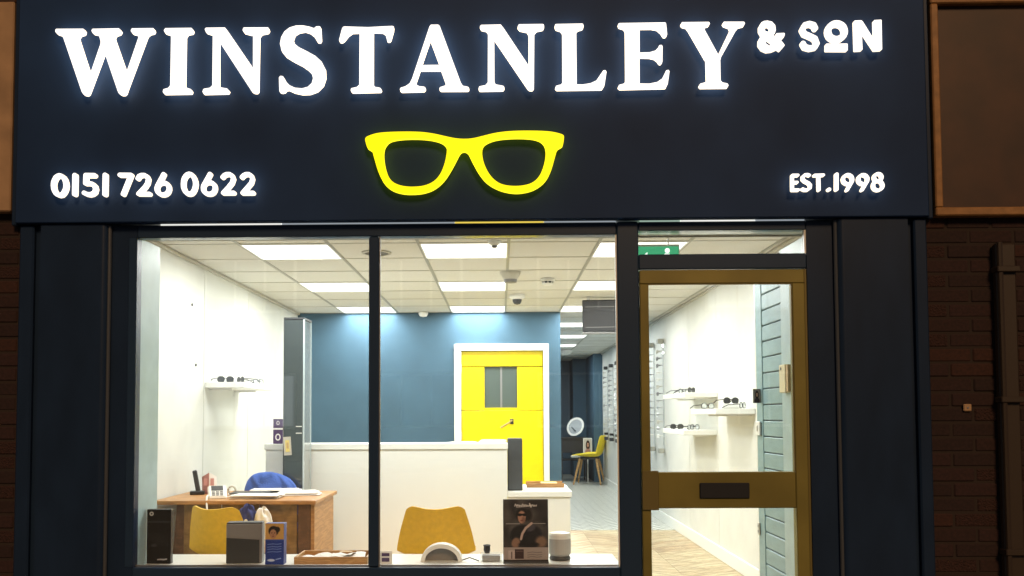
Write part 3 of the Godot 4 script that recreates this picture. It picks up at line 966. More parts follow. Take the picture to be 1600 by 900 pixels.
	box("edge_board", Vector3(1.585, FLOOR_Y, -0.555), Vector3(1.603, 2.325, -0.07), M.teal_paint, sp, 0.003)
	box("edge_board", Vector3(1.585, FLOOR_Y, -1.07), Vector3(1.603, 2.325, -0.945), M.shiplap_paint, sp, 0.003)
	box("corner_trim", Vector3(1.585, FLOOR_Y, -1.10), Vector3(1.626, 2.325, -1.0715), M.white_gloss, sp, 0.003)
	var plank := new_st()
	bx(plank, Vector3(1.588, 0, -0.942), Vector3(1.6035, 0.089, -0.558), 0.004)
	var plank_mesh := plank.commit()
	for k in 23:
		put("plank", plank_mesh, M.shiplap_paint, sp, Vector3(rng.randf_range(-0.001, 0.001), FLOOR_Y + 0.004 + k * 0.0952, 0))

	# the window ledge inside the glass
	struct("window_ledge", Vector3(-1.864, 0.585, -0.505), Vector3(0.62, LEDGE_Y, -0.0615), M.white_gloss, 0.006)
	struct("ledge_front", Vector3(-1.864, FLOOR_Y, -0.49), Vector3(0.60, 0.584, -0.47), M.white_wall)

	ceiling()


func ceiling() -> void:
	struct("ceiling_slab", Vector3(LEFT_X - 0.2, 2.66, -16.3), Vector3(RIGHT_X + 0.2, 2.8, -0.152), M.concrete)
	var c := struct("ceiling", Vector3(LEFT_X, CEIL_Y + 0.012, -15.4), Vector3(RIGHT_X, CEIL_Y + 0.03, -0.151), M.grid_white)
	var xs := [LEFT_X, -1.75, -1.147, -0.543, 0.06, 0.663, 1.266, 1.869, RIGHT_X]
	var zs := [-0.151, -0.25]
	for k in 26:
		zs.append(-0.85 - 0.6 * k)
	var lights := {}
	for r in [0, 3, 6]:
		for col in [1, 3, 5]:
			lights["%d_%d" % [col, 3 + r]] = true
	for r in [9, 12, 15, 18]:
		lights["5_%d" % [3 + r]] = true
	var meshes := {}
	for j in zs.size() - 1:
		for i in xs.size() - 1:
			if zs[j + 1] < -15.3:
				continue
			var in_front: bool = zs[j + 1] > BACK_Z - 0.02
			if not in_front and i < 4:
				continue
			if lights.has("%d_%d" % [i, j]):
				ceiling_light(Vector3((xs[i] + xs[i + 1]) / 2.0, CEIL_Y, (zs[j] + zs[j + 1]) / 2.0), j, i)
				continue
			var sz := Vector2(xs[i + 1] - xs[i], zs[j] - zs[j + 1])
			var key := "%d_%d" % [roundi(sz.x * 1000), roundi(sz.y * 1000)]
			if not meshes.has(key):
				var st := new_st()
				bx(st, Vector3(-sz.x / 2 + 0.009, 0, -sz.y / 2 + 0.009), Vector3(sz.x / 2 - 0.009, 0.0105, sz.y / 2 - 0.009), 0.002)
				meshes[key] = st.commit()
			put("ceiling_tile", meshes[key], M.ceiling_tile_old if rng.randf() < 0.25 else M.ceiling_tile, c, Vector3((xs[i] + xs[i + 1]) / 2.0, CEIL_Y + 0.001 + rng.randf_range(0, 0.0012), (zs[j] + zs[j + 1]) / 2.0))
	for i in range(1, xs.size() - 1):
		box("grid_bar", Vector3(xs[i] - 0.011, CEIL_Y - 0.003, -15.3 if i > 4 else BACK_Z), Vector3(xs[i] + 0.011, CEIL_Y + 0.0115, -0.152), M.grid_grey, c)
	for j in range(1, zs.size() - 1):
		var back: bool = zs[j] < BACK_Z
		box("grid_bar", Vector3(0.675 if back else LEFT_X, CEIL_Y - 0.002, zs[j] - 0.011), Vector3(RIGHT_X, CEIL_Y + 0.0112, zs[j] + 0.011), M.grid_white, c)


func ceiling_light(at: Vector3, row: int, col: int) -> void:
	var depth: String = {3: "nearest the window", 6: "in the second row", 9: "close to the blue wall"}.get(row, "")
	var side: String = {1: "left", 3: "middle", 5: "right"}[col]
	var label := "square white ceiling light panel, %s column, %s" % [side, depth]
	if depth == "":
		label = ["", "square corridor light panel just past the blue wall", "square corridor light panel, second past the blue wall", "square corridor light panel, third past the blue wall", "square corridor light panel, deepest in the shop"][int((row - 9) / 3.0)]
	var t := thing("ceiling_light", label, "ceiling light", at, 0, "square light panels in the ceiling")
	box("diffuser", Vector3(-0.288, -0.004, -0.286), Vector3(0.288, 0.01, 0.286), M.panel_light, t, 0.002)
	for e in [[-0.288, -0.296, 0.288, -0.287], [-0.288, 0.287, 0.288, 0.296], [-0.2975, -0.296, -0.2885, 0.296], [0.2885, -0.296, 0.2975, 0.296]]:
		box("frame", Vector3(e[0], -0.006, e[1]), Vector3(e[2], 0.008, e[3]), M.white_plastic, t)
	var l := AreaLight3D.new()
	l.name = "panel_glow"
	l.area_size = Vector2(0.56, 0.56)
	l.light_energy = PANEL_ENERGY
	l.light_color = Color(0.985, 1.0, 0.985)
	l.area_range = 24.0
	l.area_attenuation = 2.0
	l.shadow_enabled = true
	l.rotation.x = -PI / 2
	l.position = Vector3(0, -0.012, 0)
	t.add_child(l)


# ---------------------------------------------------------------- things on the ceiling
func ceiling_things() -> void:
	# dome detectors and cameras: profile of (radius, depth below the ceiling)
	var dome := thing("camera_dome", "small grey security dome camera under the ceiling near the middle of the shop", "security camera", Vector3(0.165, CEIL_Y, -4.17))
	var st := new_st()
	lathe(st, [Vector2(0, -0.001), Vector2(0.075, -0.001), Vector2(0.072, -0.03), Vector2(0.05, -0.045), Vector2(0, -0.045)], 20)
	put("base", st, M.white_plastic, dome)
	st = new_st()
	lathe(st, [Vector2(0.046, -0.0455), Vector2(0.042, -0.07), Vector2(0.028, -0.09), Vector2(0, -0.097)], 18)
	put("lens_cover", st, M.dark_grey, dome)
	var det := thing("smoke_detector", "white round detector with a dark slotted ring, right of the dome camera", "smoke detector", Vector3(0.405, CEIL_Y, -3.12))
	st = new_st()
	lathe(st, [Vector2(0, -0.001), Vector2(0.062, -0.001), Vector2(0.062, -0.022), Vector2(0.045, -0.026)], 20)
	lathe(st, [Vector2(0.05, -0.042), Vector2(0.042, -0.055), Vector2(0, -0.058)], 20)
	put("base", st, M.white_plastic, det)
	st = new_st()
	lathe(st, [Vector2(0.044, -0.024), Vector2(0.044, -0.043)], 16)
	put("slotted_ring", st, M.dark_grey, det)
	for k in 8:
		st = new_st()
		bx(st, Vector3(0.043, -0.042, -0.004), Vector3(0.05, -0.026, 0.004), 0.0, Transform3D(Basis(Vector3.UP, TAU * k / 8.0), Vector3.ZERO))
		put("rib", st, M.white_plastic, det)
	var big := thing("alarm_sounder", "larger grey cone shaped alarm unit beneath the ceiling behind the first light panel", "alarm", Vector3(0.085, CEIL_Y, -2.75))
	st = new_st()
	lathe(st, [Vector2(0, -0.001), Vector2(0.085, -0.001), Vector2(0.08, -0.02), Vector2(0.055, -0.06)], 22)
	put("base", st, M.grid_white, big)
	st = new_st()
	lathe(st, [Vector2(0.054, -0.0605), Vector2(0.05, -0.085), Vector2(0, -0.09)], 18)
	put("sounder_cap", st, M.mid_grey, big)
	var spk := thing("ceiling_speaker", "flat round recessed speaker grille in the ceiling above the mullion", "speaker", Vector3(-0.87, CEIL_Y, -1.80))
	st = new_st()
	lathe(st, [Vector2(0.085, -0.001), Vector2(0.105, -0.002), Vector2(0.105, -0.008), Vector2(0.085, -0.010)], 28)
	put("rim", st, M.grid_white, spk)
	st = new_st()
	lathe(st, [Vector2(0.0, -0.006), Vector2(0.05, -0.006), Vector2(0.0845, -0.005)], 28)
	put("grille", st, M.warm_grey, spk)
	var sm := thing("downlight_cap", "small white cap under the ceiling at the front edge of the middle light", "detector", Vector3(-0.035, CEIL_Y, -1.40))
	st = new_st()
	lathe(st, [Vector2(0, -0.001), Vector2(0.045, -0.001), Vector2(0.04, -0.018), Vector2(0.022, -0.03), Vector2(0, -0.032)], 18)
	put("cap", st, M.white_plastic, sm)
	st = new_st()
	lathe(st, [Vector2(0.02, -0.0325), Vector2(0.015, -0.045), Vector2(0, -0.047)], 14)
	put("sensor", st, M.mid_grey, sm)
	var bl := thing("motion_sensor", "small white motion sensor against the top of the blue wall", "sensor", Vector3(-0.855, CEIL_Y - 0.03, BACK_Z))
	st = new_st()
	lathe(st, [Vector2(0, 0.028), Vector2(0.05, 0.028), Vector2(0.055, 0.01), Vector2(0.04, -0.02), Vector2(0, -0.03)], 16, Transform3D(Basis(), Vector3(0, 0, 0.06)))
	put("body", st, M.white_plastic, bl)
	box("bracket", Vector3(-0.02, -0.01, 0.001), Vector3(0.02, 0.02, 0.03), M.white_plastic, bl, 0.003)
	var cd := thing("corridor_dome", "small white round dome under the ceiling at the far end of the corridor", "ceiling dome", Vector3(1.16, CEIL_Y, -11.95))
	st = new_st()
	lathe(st, [Vector2(0, -0.001), Vector2(0.14, -0.001), Vector2(0.12, -0.05), Vector2(0.06, -0.085), Vector2(0, -0.092)], 20)
	put("dome", st, M.white_plastic, cd)

	# the hanging television
	var tv := thing("hanging_television", "dark television hung from the ceiling at the right, seen tilted down", "television", Vector3(1.10, 2.545, -4.3), -0.12)
	var tilt := Transform3D(Basis(Vector3.RIGHT, 0.16), Vector3.ZERO)
	st = new_st()
	bx(st, Vector3(-0.30, -0.345, -0.03), Vector3(0.33, -0.03, 0.0), 0.008, tilt)
	put("housing", st, M.dark_grey, tv)
	st = new_st()
	bx(st, Vector3(-0.288, -0.333, 0.0005), Vector3(0.318, -0.042, 0.004), 0.0, tilt)
	put("screen", st, M.screen, tv)
	st = new_st()
	bx(st, Vector3(-0.30, -0.362, -0.028), Vector3(0.33, -0.3465, 0.006), 0.004, tilt)
	put("lower_bezel", st, M.mid_grey, tv)
	for e in [[-0.10, -0.094], [-0.30, -0.294]]:
		st = new_st()
		bx(st, Vector3(-0.27, e[0], 0.0045), Vector3(0.30, e[1], 0.006), 0.0, tilt)
		put("trim_line", st, M.mid_grey, tv)
	for x in [-0.24, 0.2]:
		st = new_st()
		bx(st, Vector3(x - 0.018, -0.10, -0.07), Vector3(x + 0.018, 0.004, -0.031), 0.003)
		put("bracket", st, M.white_plastic, tv)

	# exit sign behind the fanlight
	var ex := thing("exit_sign", "green emergency exit sign with white running figure behind the glass above the door", "exit sign", Vector3(0.83, 2.27, -0.5))
	box("housing", Vector3(-0.18, -0.075, -0.03), Vector3(0.182, 0.085, -0.001), M.white_plastic, ex, 0.004)
	box("green_panel", Vector3(-0.172, -0.068, -0.0005), Vector3(0.176, 0.072, 0.003), M.exit_green, ex)
	st = new_st()
	var z0 := 0.0035
	var z1 := 0.006
	extrude(st, circle(Vector2(0.112, 0.048), 0.014, 0.014, 12), [], z0, z1)
	extrude(st, PackedVector2Array([Vector2(0.10, 0.032), Vector2(0.125, 0.03), Vector2(0.118, 0.0), Vector2(0.135, -0.02), Vector2(0.128, -0.05), Vector2(0.117, -0.05), Vector2(0.12, -0.022), Vector2(0.10, -0.005), Vector2(0.085, -0.035), Vector2(0.06, -0.03), Vector2(0.06, -0.022), Vector2(0.078, -0.022), Vector2(0.094, 0.002), Vector2(0.096, 0.018), Vector2(0.08, 0.006), Vector2(0.072, 0.012)]), [], z0, z1)
	put("running_figure", st, M.exit_white, ex)
	st = new_st()
	extrude(st, PackedVector2Array([Vector2(0.05, 0.012), Vector2(0.0, 0.012), Vector2(0.0, 0.04), Vector2(-0.045, 0.0), Vector2(0.0, -0.04), Vector2(0.0, -0.012), Vector2(0.05, -0.012)]), [], z0, z1)
	put("arrow", st, M.exit_white, ex)
	st = new_st()
	extrude(st, rect2(-0.15, -0.055, -0.075, 0.06), [], z0, z1)
	put("doorway_symbol", st, M.exit_white, ex)
	for x in [-0.12, 0.12]:
		box("hanger", Vector3(x - 0.004, 0.086, -0.02), Vector3(x + 0.004, 0.282, -0.012), M.silver, ex)


# ---------------------------------------------------------------- chairs
func shell_point(u: float, v: float) -> Vector3:
	var line := [Vector2(0.235, 0.425), Vector2(0.225, 0.44), Vector2(0.10, 0.425), Vector2(-0.05, 0.415), Vector2(-0.155, 0.43), Vector2(-0.205, 0.495), Vector2(-0.232, 0.59), Vector2(-0.260, 0.722), Vector2(-0.268, 0.76)]
	var wide := [0.17, 0.19, 0.225, 0.235, 0.235, 0.230, 0.210, 0.172, 0.158]
	var k := v * 6.0 + 1.0
	var i := clampi(int(k), 1, 6)
	var f := k - i
	var p: Vector2 = line[i].cubic_interpolate(line[i + 1], line[i - 1], line[mini(i + 2, 8)], f)
	var w: float = cubic_interpolate(wide[i], wide[i + 1], wide[i - 1], wide[mini(i + 2, 8)], f)
	var s := u * 2.0 - 1.0
	var back := smoothstep(0.35, 0.75, v)
	var y := p.y + 0.055 * pow(absf(s), 3.0) * (1.0 - back) * smoothstep(0.0, 0.3, v)
	var z := p.x + 0.07 * s * s * back
	var top := smoothstep(0.82, 1.0, v)
	y += top * (0.011 * (1.0 - cos(s * PI * 0.85)) - 0.028 * pow(maxf(absf(s) - 0.72, 0.0) / 0.28, 2.0))
	return Vector3(s * w, y, z)


func make_chair(label: String, shell_mat: Material, at: Vector3, turn: float, group: String) -> Node3D:
	var t := thing("shell_chair", label, "chair", at, turn, group)
	put("seat_shell", shell(shell_point, 20, 30, 0.012), shell_mat, t)
	var st := new_st()
	for s in [-1, 1]:
		bx(st, Vector3(s * 0.10 - 0.012, 0.375, -0.14), Vector3(s * 0.10 + 0.012, 0.405, 0.15), 0.003)
	bx(st, Vector3(-0.087, 0.378, -0.012), Vector3(0.087, 0.402, 0.012), 0.003)
	put("seat_frame", st, M.dark_grey, t)
	for sx in [-1.0, 1.0]:
		for sz in [-1.0, 1.0]:
			st = new_st()
			var foot := Vector3(sx * 0.215, 0.0, sz * 0.205)
			var head := Vector3(sx * 0.105, 0.385, sz * 0.125)
			var axis := (head - foot).normalized()
			var b := Basis(Quaternion(Vector3.UP, axis))
			lathe(st, [Vector2(0, 0), Vector2(0.011, 0), Vector2(0.019, 0.28), Vector2(0.017, head.distance_to(foot)), Vector2(0, head.distance_to(foot))], 10, Transform3D(b, foot))
			put("leg", st, M.pale_wood, t)
	return t


# ---------------------------------------------------------------- eyewear
func rim_loop(cx: float, w: float, h: float) -> Array:
	var pts := []
	for k in 14:
		var a := TAU * k / 14.0
		var c := cos(a)
		var s := sin(a)
		pts.append(Vector3(cx + signf(c) * pow(absf(c), 0.7) * w, signf(s) * pow(absf(s), 0.7) * h - 0.004 * absf(c), 0))
	return pts


# a pair of spectacles standing on its rims and temple tips, front towards +z
func make_spectacles(label: String, frame: Material, group: String, at: Vector3, turn: float, tint := false) -> Node3D:
	var t := thing("spectacles", label, "spectacles", at, turn, group)
	var st := new_st()
	for s in [-1, 1]:
		tube(st, rim_loop(s * 0.037, 0.029, 0.021), 0.0035, 5, true)
	tube(st, [Vector3(-0.010, 0.004, 0), Vector3(0, 0.009, 0.002), Vector3(0.010, 0.004, 0)], 0.0035, 5)
	put("rims", st, frame, t, Vector3(0, 0.026, 0))
	for s in [-1, 1]:
		st = new_st()
		var loop := PackedVector2Array()
		for p in rim_loop(s * 0.037, 0.0285, 0.0205):
			loop.append(Vector2(p.x, p.y))
		extrude(st, loop, [], -0.0008, 0.0008)
		put("lens", st, M.dark_grey if tint else M.lens, t, Vector3(0, 0.026, 0))
		st = new_st()
		tube(st, [Vector3(s * 0.067, 0.033, 0), Vector3(s * 0.07, 0.033, -0.006), Vector3(s * 0.071, 0.028, -0.09), Vector3(s * 0.068, 0.006, -0.138)], 0.0035, 5)
		put("temple", st, frame, t)
	return t


func small_spectacles_mesh() -> ArrayMesh:
	var st := new_st()
	for s in [-1, 1]:
		var pts := []
		for k in 8:
			pts.append(Vector3(s * 0.036 + cos(TAU * k / 8) * 0.029, sin(TAU * k / 8) * 0.021, 0))
		tube(st, pts, 0.0045, 4, true)
		tube(st, [Vector3(s * 0.067, 0.008, 0), Vector3(s * 0.068, 0.004, -0.05)], 0.0045, 4)
	tube(st, [Vector3(-0.009, 0.006, 0), Vector3(0.009, 0.006, 0)], 0.0045, 4)
	return st.commit()


func racks() -> void:
	var sm := small_spectacles_mesh()
	var spots := [[-6.3, "first spectacle display rod on the right wall, seen through the door", "right hand rod seen through the door"], [-6.95, "second spectacle display rod on the right wall, seen through the door", "left hand rod seen through the door"], [-10.4, "far spectacle display rod on the right wall, nearest of three by the corridor", "nearest corridor rod"], [-11.2, "far spectacle display rod on the right wall, middle of three by the corridor", "middle corridor rod"], [-12.0, "far spectacle display rod beside the yellow corridor chair", "corridor rod beside the yellow chair"]]
	for s in spots:
		var z: float = s[0]
		var t := thing("display_rod", s[1], "display rod", Vector3(RIGHT_X - 0.001, 0.95, z), 0, "spectacle rods on the right wall")
		var far: bool = z < -9
		var y1 := 1.30 if far else 1.33
		box("back_strip", Vector3(-0.012, 0.0, -0.02), Vector3(0, y1, 0.02), M.clear_plastic, t)
		for e in [0.02, y1 - 0.02]:
			box("end_cap", Vector3(-0.075, e - 0.028, -0.055), Vector3(-0.013, e + 0.028, 0.055), M.dark_grey if far else M.grid_grey, t, 0.004)
		if far:
			box("end_cap", Vector3(-0.075, 0.085, -0.055), Vector3(-0.013, 0.125, 0.055), M.black_plastic, t, 0.004)
		for k in 13:
			var o := put("rack_spectacles", sm, [M.mid_grey, M.grid_white, M.silver, M.white_plastic][rng.randi() % 4], null, Vector3(RIGHT_X - 0.078, 1.14 + k * 0.083, z))
			o.rotation.y = -PI / 2
			var order: String = ["lowest", "second lowest", "third lowest", "fourth from the bottom", "fifth from the bottom", "sixth from the bottom", "middle", "sixth from the top", "fifth from the top", "fourth from the top", "third from the top", "second from the top", "topmost"][k]
			tag(o, "small dark spectacles, %s on the %s" % [order, s[2]], "spectacles", "spectacles on the far wall rods" if far else "spectacles on the wall rods by the door")


# a board fixed along a side wall from z0 (near) to z1 (far)
func shelf(label: String, side: int, y: float, z0: float, z1: float) -> void:
	var wall := LEFT_X if side < 0 else RIGHT_X
	var t := thing("wall_shelf", label, "shelf", Vector3(wall, y, z0))
	var inner := -side * 0.30
	var edge := -side * 0.001
	box("board", Vector3(minf(inner, edge), -0.044, z1 - z0), Vector3(maxf(inner, edge), 0.0, 0.0), M.white_gloss, t, 0.003)
	for z in [-0.12, z1 - z0 + 0.12]:
		box("bracket", Vector3(minf(inner * 0.6, edge), -0.06, z - 0.008), Vector3(maxf(inner * 0.6, edge), -0.0445, z + 0.008), M.white_plastic, t, 0.002)


func shelves() -> void:
	shelf("thin white shelf on the left wall with dark sunglasses on it", -1, 1.66, -2.4, -3.34)
	shelf("white shelf high on the right wall behind the door, left of the photo card", 1, 1.592, -3.6, -4.67)
	shelf("white shelf on the right wall nearest the blue boards", 1, 1.44, -2.38, -3.3)
	shelf("lowest white shelf on the right wall seen through the door", 1, 1.255, -3.65, -4.7)
	var g := "spectacles on the wall shelves"
	make_spectacles("black sunglasses at the left of the left wall shelf", M.black_plastic, g, Vector3(-2.15, 1.661, -2.52), 0.7, true)
	make_spectacles("black sunglasses in the middle of the left wall shelf", M.black_plastic, g, Vector3(-2.06, 1.661, -2.62), -0.9, true)
	make_spectacles("dark narrow spectacles at the right end of the left wall shelf", M.dark_grey, g, Vector3(-2.03, 1.661, -3.05), 1.2)
	make_spectacles("dark spectacles at the left of the high right wall shelf", M.dark_grey, g, Vector3(1.74, 1.593, -4.2), 0.9)
	make_spectacles("black sunglasses turned sideways on the high right wall shelf", M.black_plastic, g, Vector3(1.74, 1.593, -3.78), 0.9, true)
	var ri := thing("display_riser", "small white block under the spectacles on the shelf nearest the blue boards", "riser", Vector3(1.78, 1.441, -2.52))
	box("block", Vector3(-0.075, 0, -0.06), Vector3(0.075, 0.036, 0.06), M.white_gloss, ri, 0.003)
	box("plinth_line", Vector3(-0.07, 0.0, 0.0605), Vector3(0.07, 0.006, 0.062), M.grid_white, ri)
	make_spectacles("dark spectacles standing on the small white riser block", M.black_plastic, g, Vector3(1.78, 1.478, -2.50), 0.35, true)
	make_spectacles("small dark spectacles left of the white riser block", M.dark_grey, g, Vector3(1.70, 1.441, -2.95), 0.5)
	make_spectacles("thin dark spectacles right of the white riser block", M.black_plastic, g, Vector3(1.85, 1.441, -2.43), 1.0)
	make_spectacles("small dark spectacles at the left end of the lowest right shelf", M.dark_grey, g, Vector3(1.70, 1.256, -4.3), 0.2, true)
	make_spectacles("black spectacles with open temples in the middle of the lowest right shelf", M.black_plastic, g, Vector3(1.73, 1.256, -3.80), 1.0)
	make_spectacles("upper of the crossed black spectacles on the lowest right shelf", M.black_plastic, g, Vector3(1.80, 1.256, -3.95), 2.0)


# ---------------------------------------------------------------- printed pictures
class Painter:
	var im: Image
	func _init(w: int, h: int, c: Color) -> void:
		im = Image.create(w, h, false, Image.FORMAT_RGB8)
		im.fill(c)
	func blob(cx: float, cy: float, rx: float, ry: float, c: Color, soft := 0.15, turn := 0.0) -> void:
		var r := maxf(rx, ry) * (1.0 + soft)
		for y in range(maxi(0, int(cy - r)), mini(im.get_height(), int(cy + r) + 1)):
			for x in range(maxi(0, int(cx - r)), mini(im.get_width(), int(cx + r) + 1)):
				var q := Vector2(x - cx, y - cy).rotated(-turn)
				var d := Vector2(q.x / rx, q.y / ry).length()
				var a := 1.0 - smoothstep(1.0 - soft, 1.0 + soft, d)
				if a > 0:
					im.set_pixel(x, y, im.get_pixel(x, y).lerp(c, a * c.a))
	func bar(x: int, y: int, w: int, h: int, c: Color) -> void:
		im.fill_rect(Rect2i(x, y, w, h), c)
	func stroke(pts: Array, r: float, c: Color) -> void:
		for i in pts.size() - 1:
			var n := int((pts[i] as Vector2).distance_to(pts[i + 1]) / (r * 0.6)) + 1
			for k in n + 1:
				var p: Vector2 = (pts[i] as Vector2).lerp(pts[i + 1], float(k) / n)
				blob(p.x, p.y, r, r, c, 0.3)
	func speckle(amount: float, sd: int) -> void:
		var g := RandomNumberGenerator.new()
		g.seed = sd
		for y in im.get_height():
			for x in im.get_width():
				var c := im.get_pixel(x, y)
				var d := g.randf_range(-amount, amount)
				im.set_pixel(x, y, Color(c.r + d, c.g + d, c.b + d))


func print_mat(key: String, im: Image, rough := 0.55) -> StandardMaterial3D:
	var m := mat(key, 1, 1, 1, rough, 0.0, 0.25)
	m.albedo_texture = ImageTexture.create_from_image(im)
	m.texture_repeat = false
	return m


# a flat print facing +z with its picture upright
func print_quad(w: float, h: float) -> ArrayMesh:
	var st := new_st()
	var c := [Vector3(-w / 2, 0, 0), Vector3(w / 2, 0, 0), Vector3(w / 2, h, 0), Vector3(-w / 2, h, 0)]
	var uv := [Vector2(0, 1), Vector2(1, 1), Vector2(1, 0), Vector2(0, 0)]
	for k in [0, 2, 1, 0, 3, 2]:
		st.set_normal(Vector3.BACK)
		st.set_uv(uv[k])
		st.add_vertex(c[k])
	return st.commit()


func poster_picture() -> Image:
	var p := Painter.new(190, 260, Color(0.22, 0.21, 0.21))
	for k in 14:
		p.blob(fmod(k * 53.0, 190.0), fmod(k * 37.0, 170.0), 34, 20, [Color(0.32, 0.31, 0.31, 0.7), Color(0.12, 0.12, 0.13, 0.7), Color(0.4, 0.38, 0.37, 0.5)][k % 3], 0.8, k)
	p.bar(10, 99, 60, 3, Color(0.6, 0.6, 0.6))
	p.bar(125, 98, 55, 3, Color(0.62, 0.62, 0.62))
	p.blob(80, 62, 27, 30, Color(0.10, 0.09, 0.09), 0.2)
	p.blob(104, 62, 18, 26, Color(0.12, 0.1, 0.1), 0.4)
	p.blob(78, 72, 17, 27, Color(0.68, 0.52, 0.44), 0.15)
	p.blob(86, 84, 8, 14, Color(0.45, 0.33, 0.28, 0.7), 0.5)
	p.blob(70, 62, 10, 6, Color(0.06, 0.05, 0.05))
	p.blob(89, 62, 9, 6, Color(0.06, 0.05, 0.05))
	p.bar(60, 58, 38, 3, Color(0.06, 0.05, 0.05))
	p.blob(78, 86, 6, 2, Color(0.45, 0.24, 0.22))
	p.blob(80, 150, 52, 45, Color(0.07, 0.075, 0.10), 0.12)
	p.blob(130, 150, 34, 40, Color(0.09, 0.09, 0.12), 0.2)
	p.blob(118, 118, 20, 13, Color(0.3, 0.3, 0.34, 0.8), 0.4, -0.5)
	p.stroke([Vector2(120, 98), Vector2(95, 118), Vector2(80, 142), Vector2(74, 165)], 5, Color(0.75, 0.66, 0.62))
	p.blob(52, 180, 18, 22, Color(0.55, 0.43, 0.36), 0.3, 0.4)
	p.blob(160, 176, 24, 24, Color(0.5, 0.4, 0.33), 0.4, -0.4)
	p.blob(108, 188, 42, 12, Color(0.06, 0.06, 0.09), 0.3)
	p.bar(0, 200, 190, 60, Color(0.62, 0.58, 0.56))
	p.bar(20, 213, 32, 40, Color(0.72, 0.66, 0.64))
	p.bar(48, 208, 38, 40, Color(0.22, 0.16, 0.17))
	p.bar(52, 215, 30, 3, Color(0.4, 0.33, 0.33))
	p.bar(32, 218, 5, 30, Color(0.4, 0.34, 0.34))
	for y in [222, 232, 241]:
		p.stroke([Vector2(102, y), Vector2(122, y - 3), Vector2(142, y), Vector2(162, y - 2)], 1.3, Color(0.45, 0.42, 0.42))
	p.bar(0, 252, 190, 8, Color(0.2, 0.19, 0.2))
	# pale brush lettering across the top, too soft in the photograph to read
	var x := 48.0
	for k in 9:
		p.stroke([Vector2(x, 26), Vector2(x + 3, 16 + (k % 3) * 3), Vector2(x + 8, 26), Vector2(x + 10, 20)], 1.7, Color(0.78, 0.76, 0.75))
		x += 10.5
	p.stroke([Vector2(112, 14), Vector2(118, 30)], 2.2, Color(0.85, 0.83, 0.82))
	p.stroke([Vector2(56, 30), Vector2(110, 26)], 1.4, Color(0.7, 0.68, 0.67))
	p.speckle(0.03, 5)
	return p.im


func blue_box_picture() -> Image:
	var p := Painter.new(96, 212, Color(0.14, 0.24, 0.55))
	p.bar(0, 0, 96, 82, Color(0.80, 0.63, 0.36))
	p.blob(42, 38, 26, 26, Color(0.13, 0.10, 0.10), 0.15)
	p.blob(62, 30, 14, 14, Color(0.13, 0.10, 0.10), 0.3)
	p.blob(40, 54, 18, 25, Color(0.70, 0.52, 0.40), 0.15)
	p.blob(33, 48, 4, 2, Color(0.2, 0.14, 0.12))
	p.blob(48, 48, 4, 2, Color(0.2, 0.14, 0.12))
	p.blob(40, 58, 2.5, 5, Color(0.58, 0.41, 0.31))
	p.blob(40, 67, 6, 2, Color(0.5, 0.28, 0.24))
	p.bar(0, 82, 96, 130, Color(0.14, 0.24, 0.55))
	p.bar(0, 82, 96, 5, Color(0.26, 0.36, 0.66))
	for y in [108, 122, 134, 148]:
		p.stroke([Vector2(12, y), Vector2(38, y - 3), Vector2(62, y - 1), Vector2(82, y - 4)], 2.2, Color(0.40, 0.50, 0.78))
	p.blob(30, 190, 20, 7, Color(0.75, 0.8, 0.9), 0.3)
	p.stroke([Vector2(56, 186), Vector2(80, 180)], 3, Color(0.5, 0.6, 0.85))
	p.speckle(0.025, 6)
	return p.im


func black_box_picture() -> Image:
	var p := Painter.new(96, 220, Color(0.02, 0.022, 0.03))
	p.bar(0, 46, 96, 8, Color(0.13, 0.14, 0.15))
	p.blob(17, 16, 9, 9, Color(0.72, 0.72, 0.7), 0.2)
	p.blob(17, 16, 4, 4, Color(0.3, 0.3, 0.3), 0.3)
	p.blob(45, 120, 40, 22, Color(0.10, 0.10, 0.11, 0.8), 0.8, 0.4)
	p.blob(28, 146, 12, 6, Color(0.25, 0.26, 0.28, 0.7), 0.7)
	p.stroke([Vector2(44, 204), Vector2(56, 203), Vector2(68, 204), Vector2(80, 202)], 3, Color(0.6, 0.6, 0.62))
	p.speckle(0.02, 8)
	return p.im


func portrait_picture(sd: int) -> Image:
	var p := Painter.new(64, 96, Color(0.82, 0.80, 0.76) if sd != 2 else Color(0.6, 0.55, 0.52))
	p.blob(33, 40, 17, 30, Color(0.16, 0.10, 0.09), 0.2)
	p.blob(33, 38, 10, 15, Color(0.78, 0.6, 0.5), 0.15)
	p.blob(29, 35, 2, 1.2, Color(0.1, 0.08, 0.08))
	p.blob(37, 35, 2, 1.2, Color(0.1, 0.08, 0.08))
	p.blob(33, 46, 4, 1.3, Color(0.6, 0.25, 0.25))
	p.blob(33, 84, 24, 24, Color(0.75, 0.55, 0.46) if sd != 2 else Color(0.2, 0.17, 0.2), 0.2)
	p.speckle(0.02, sd)
	return p.im


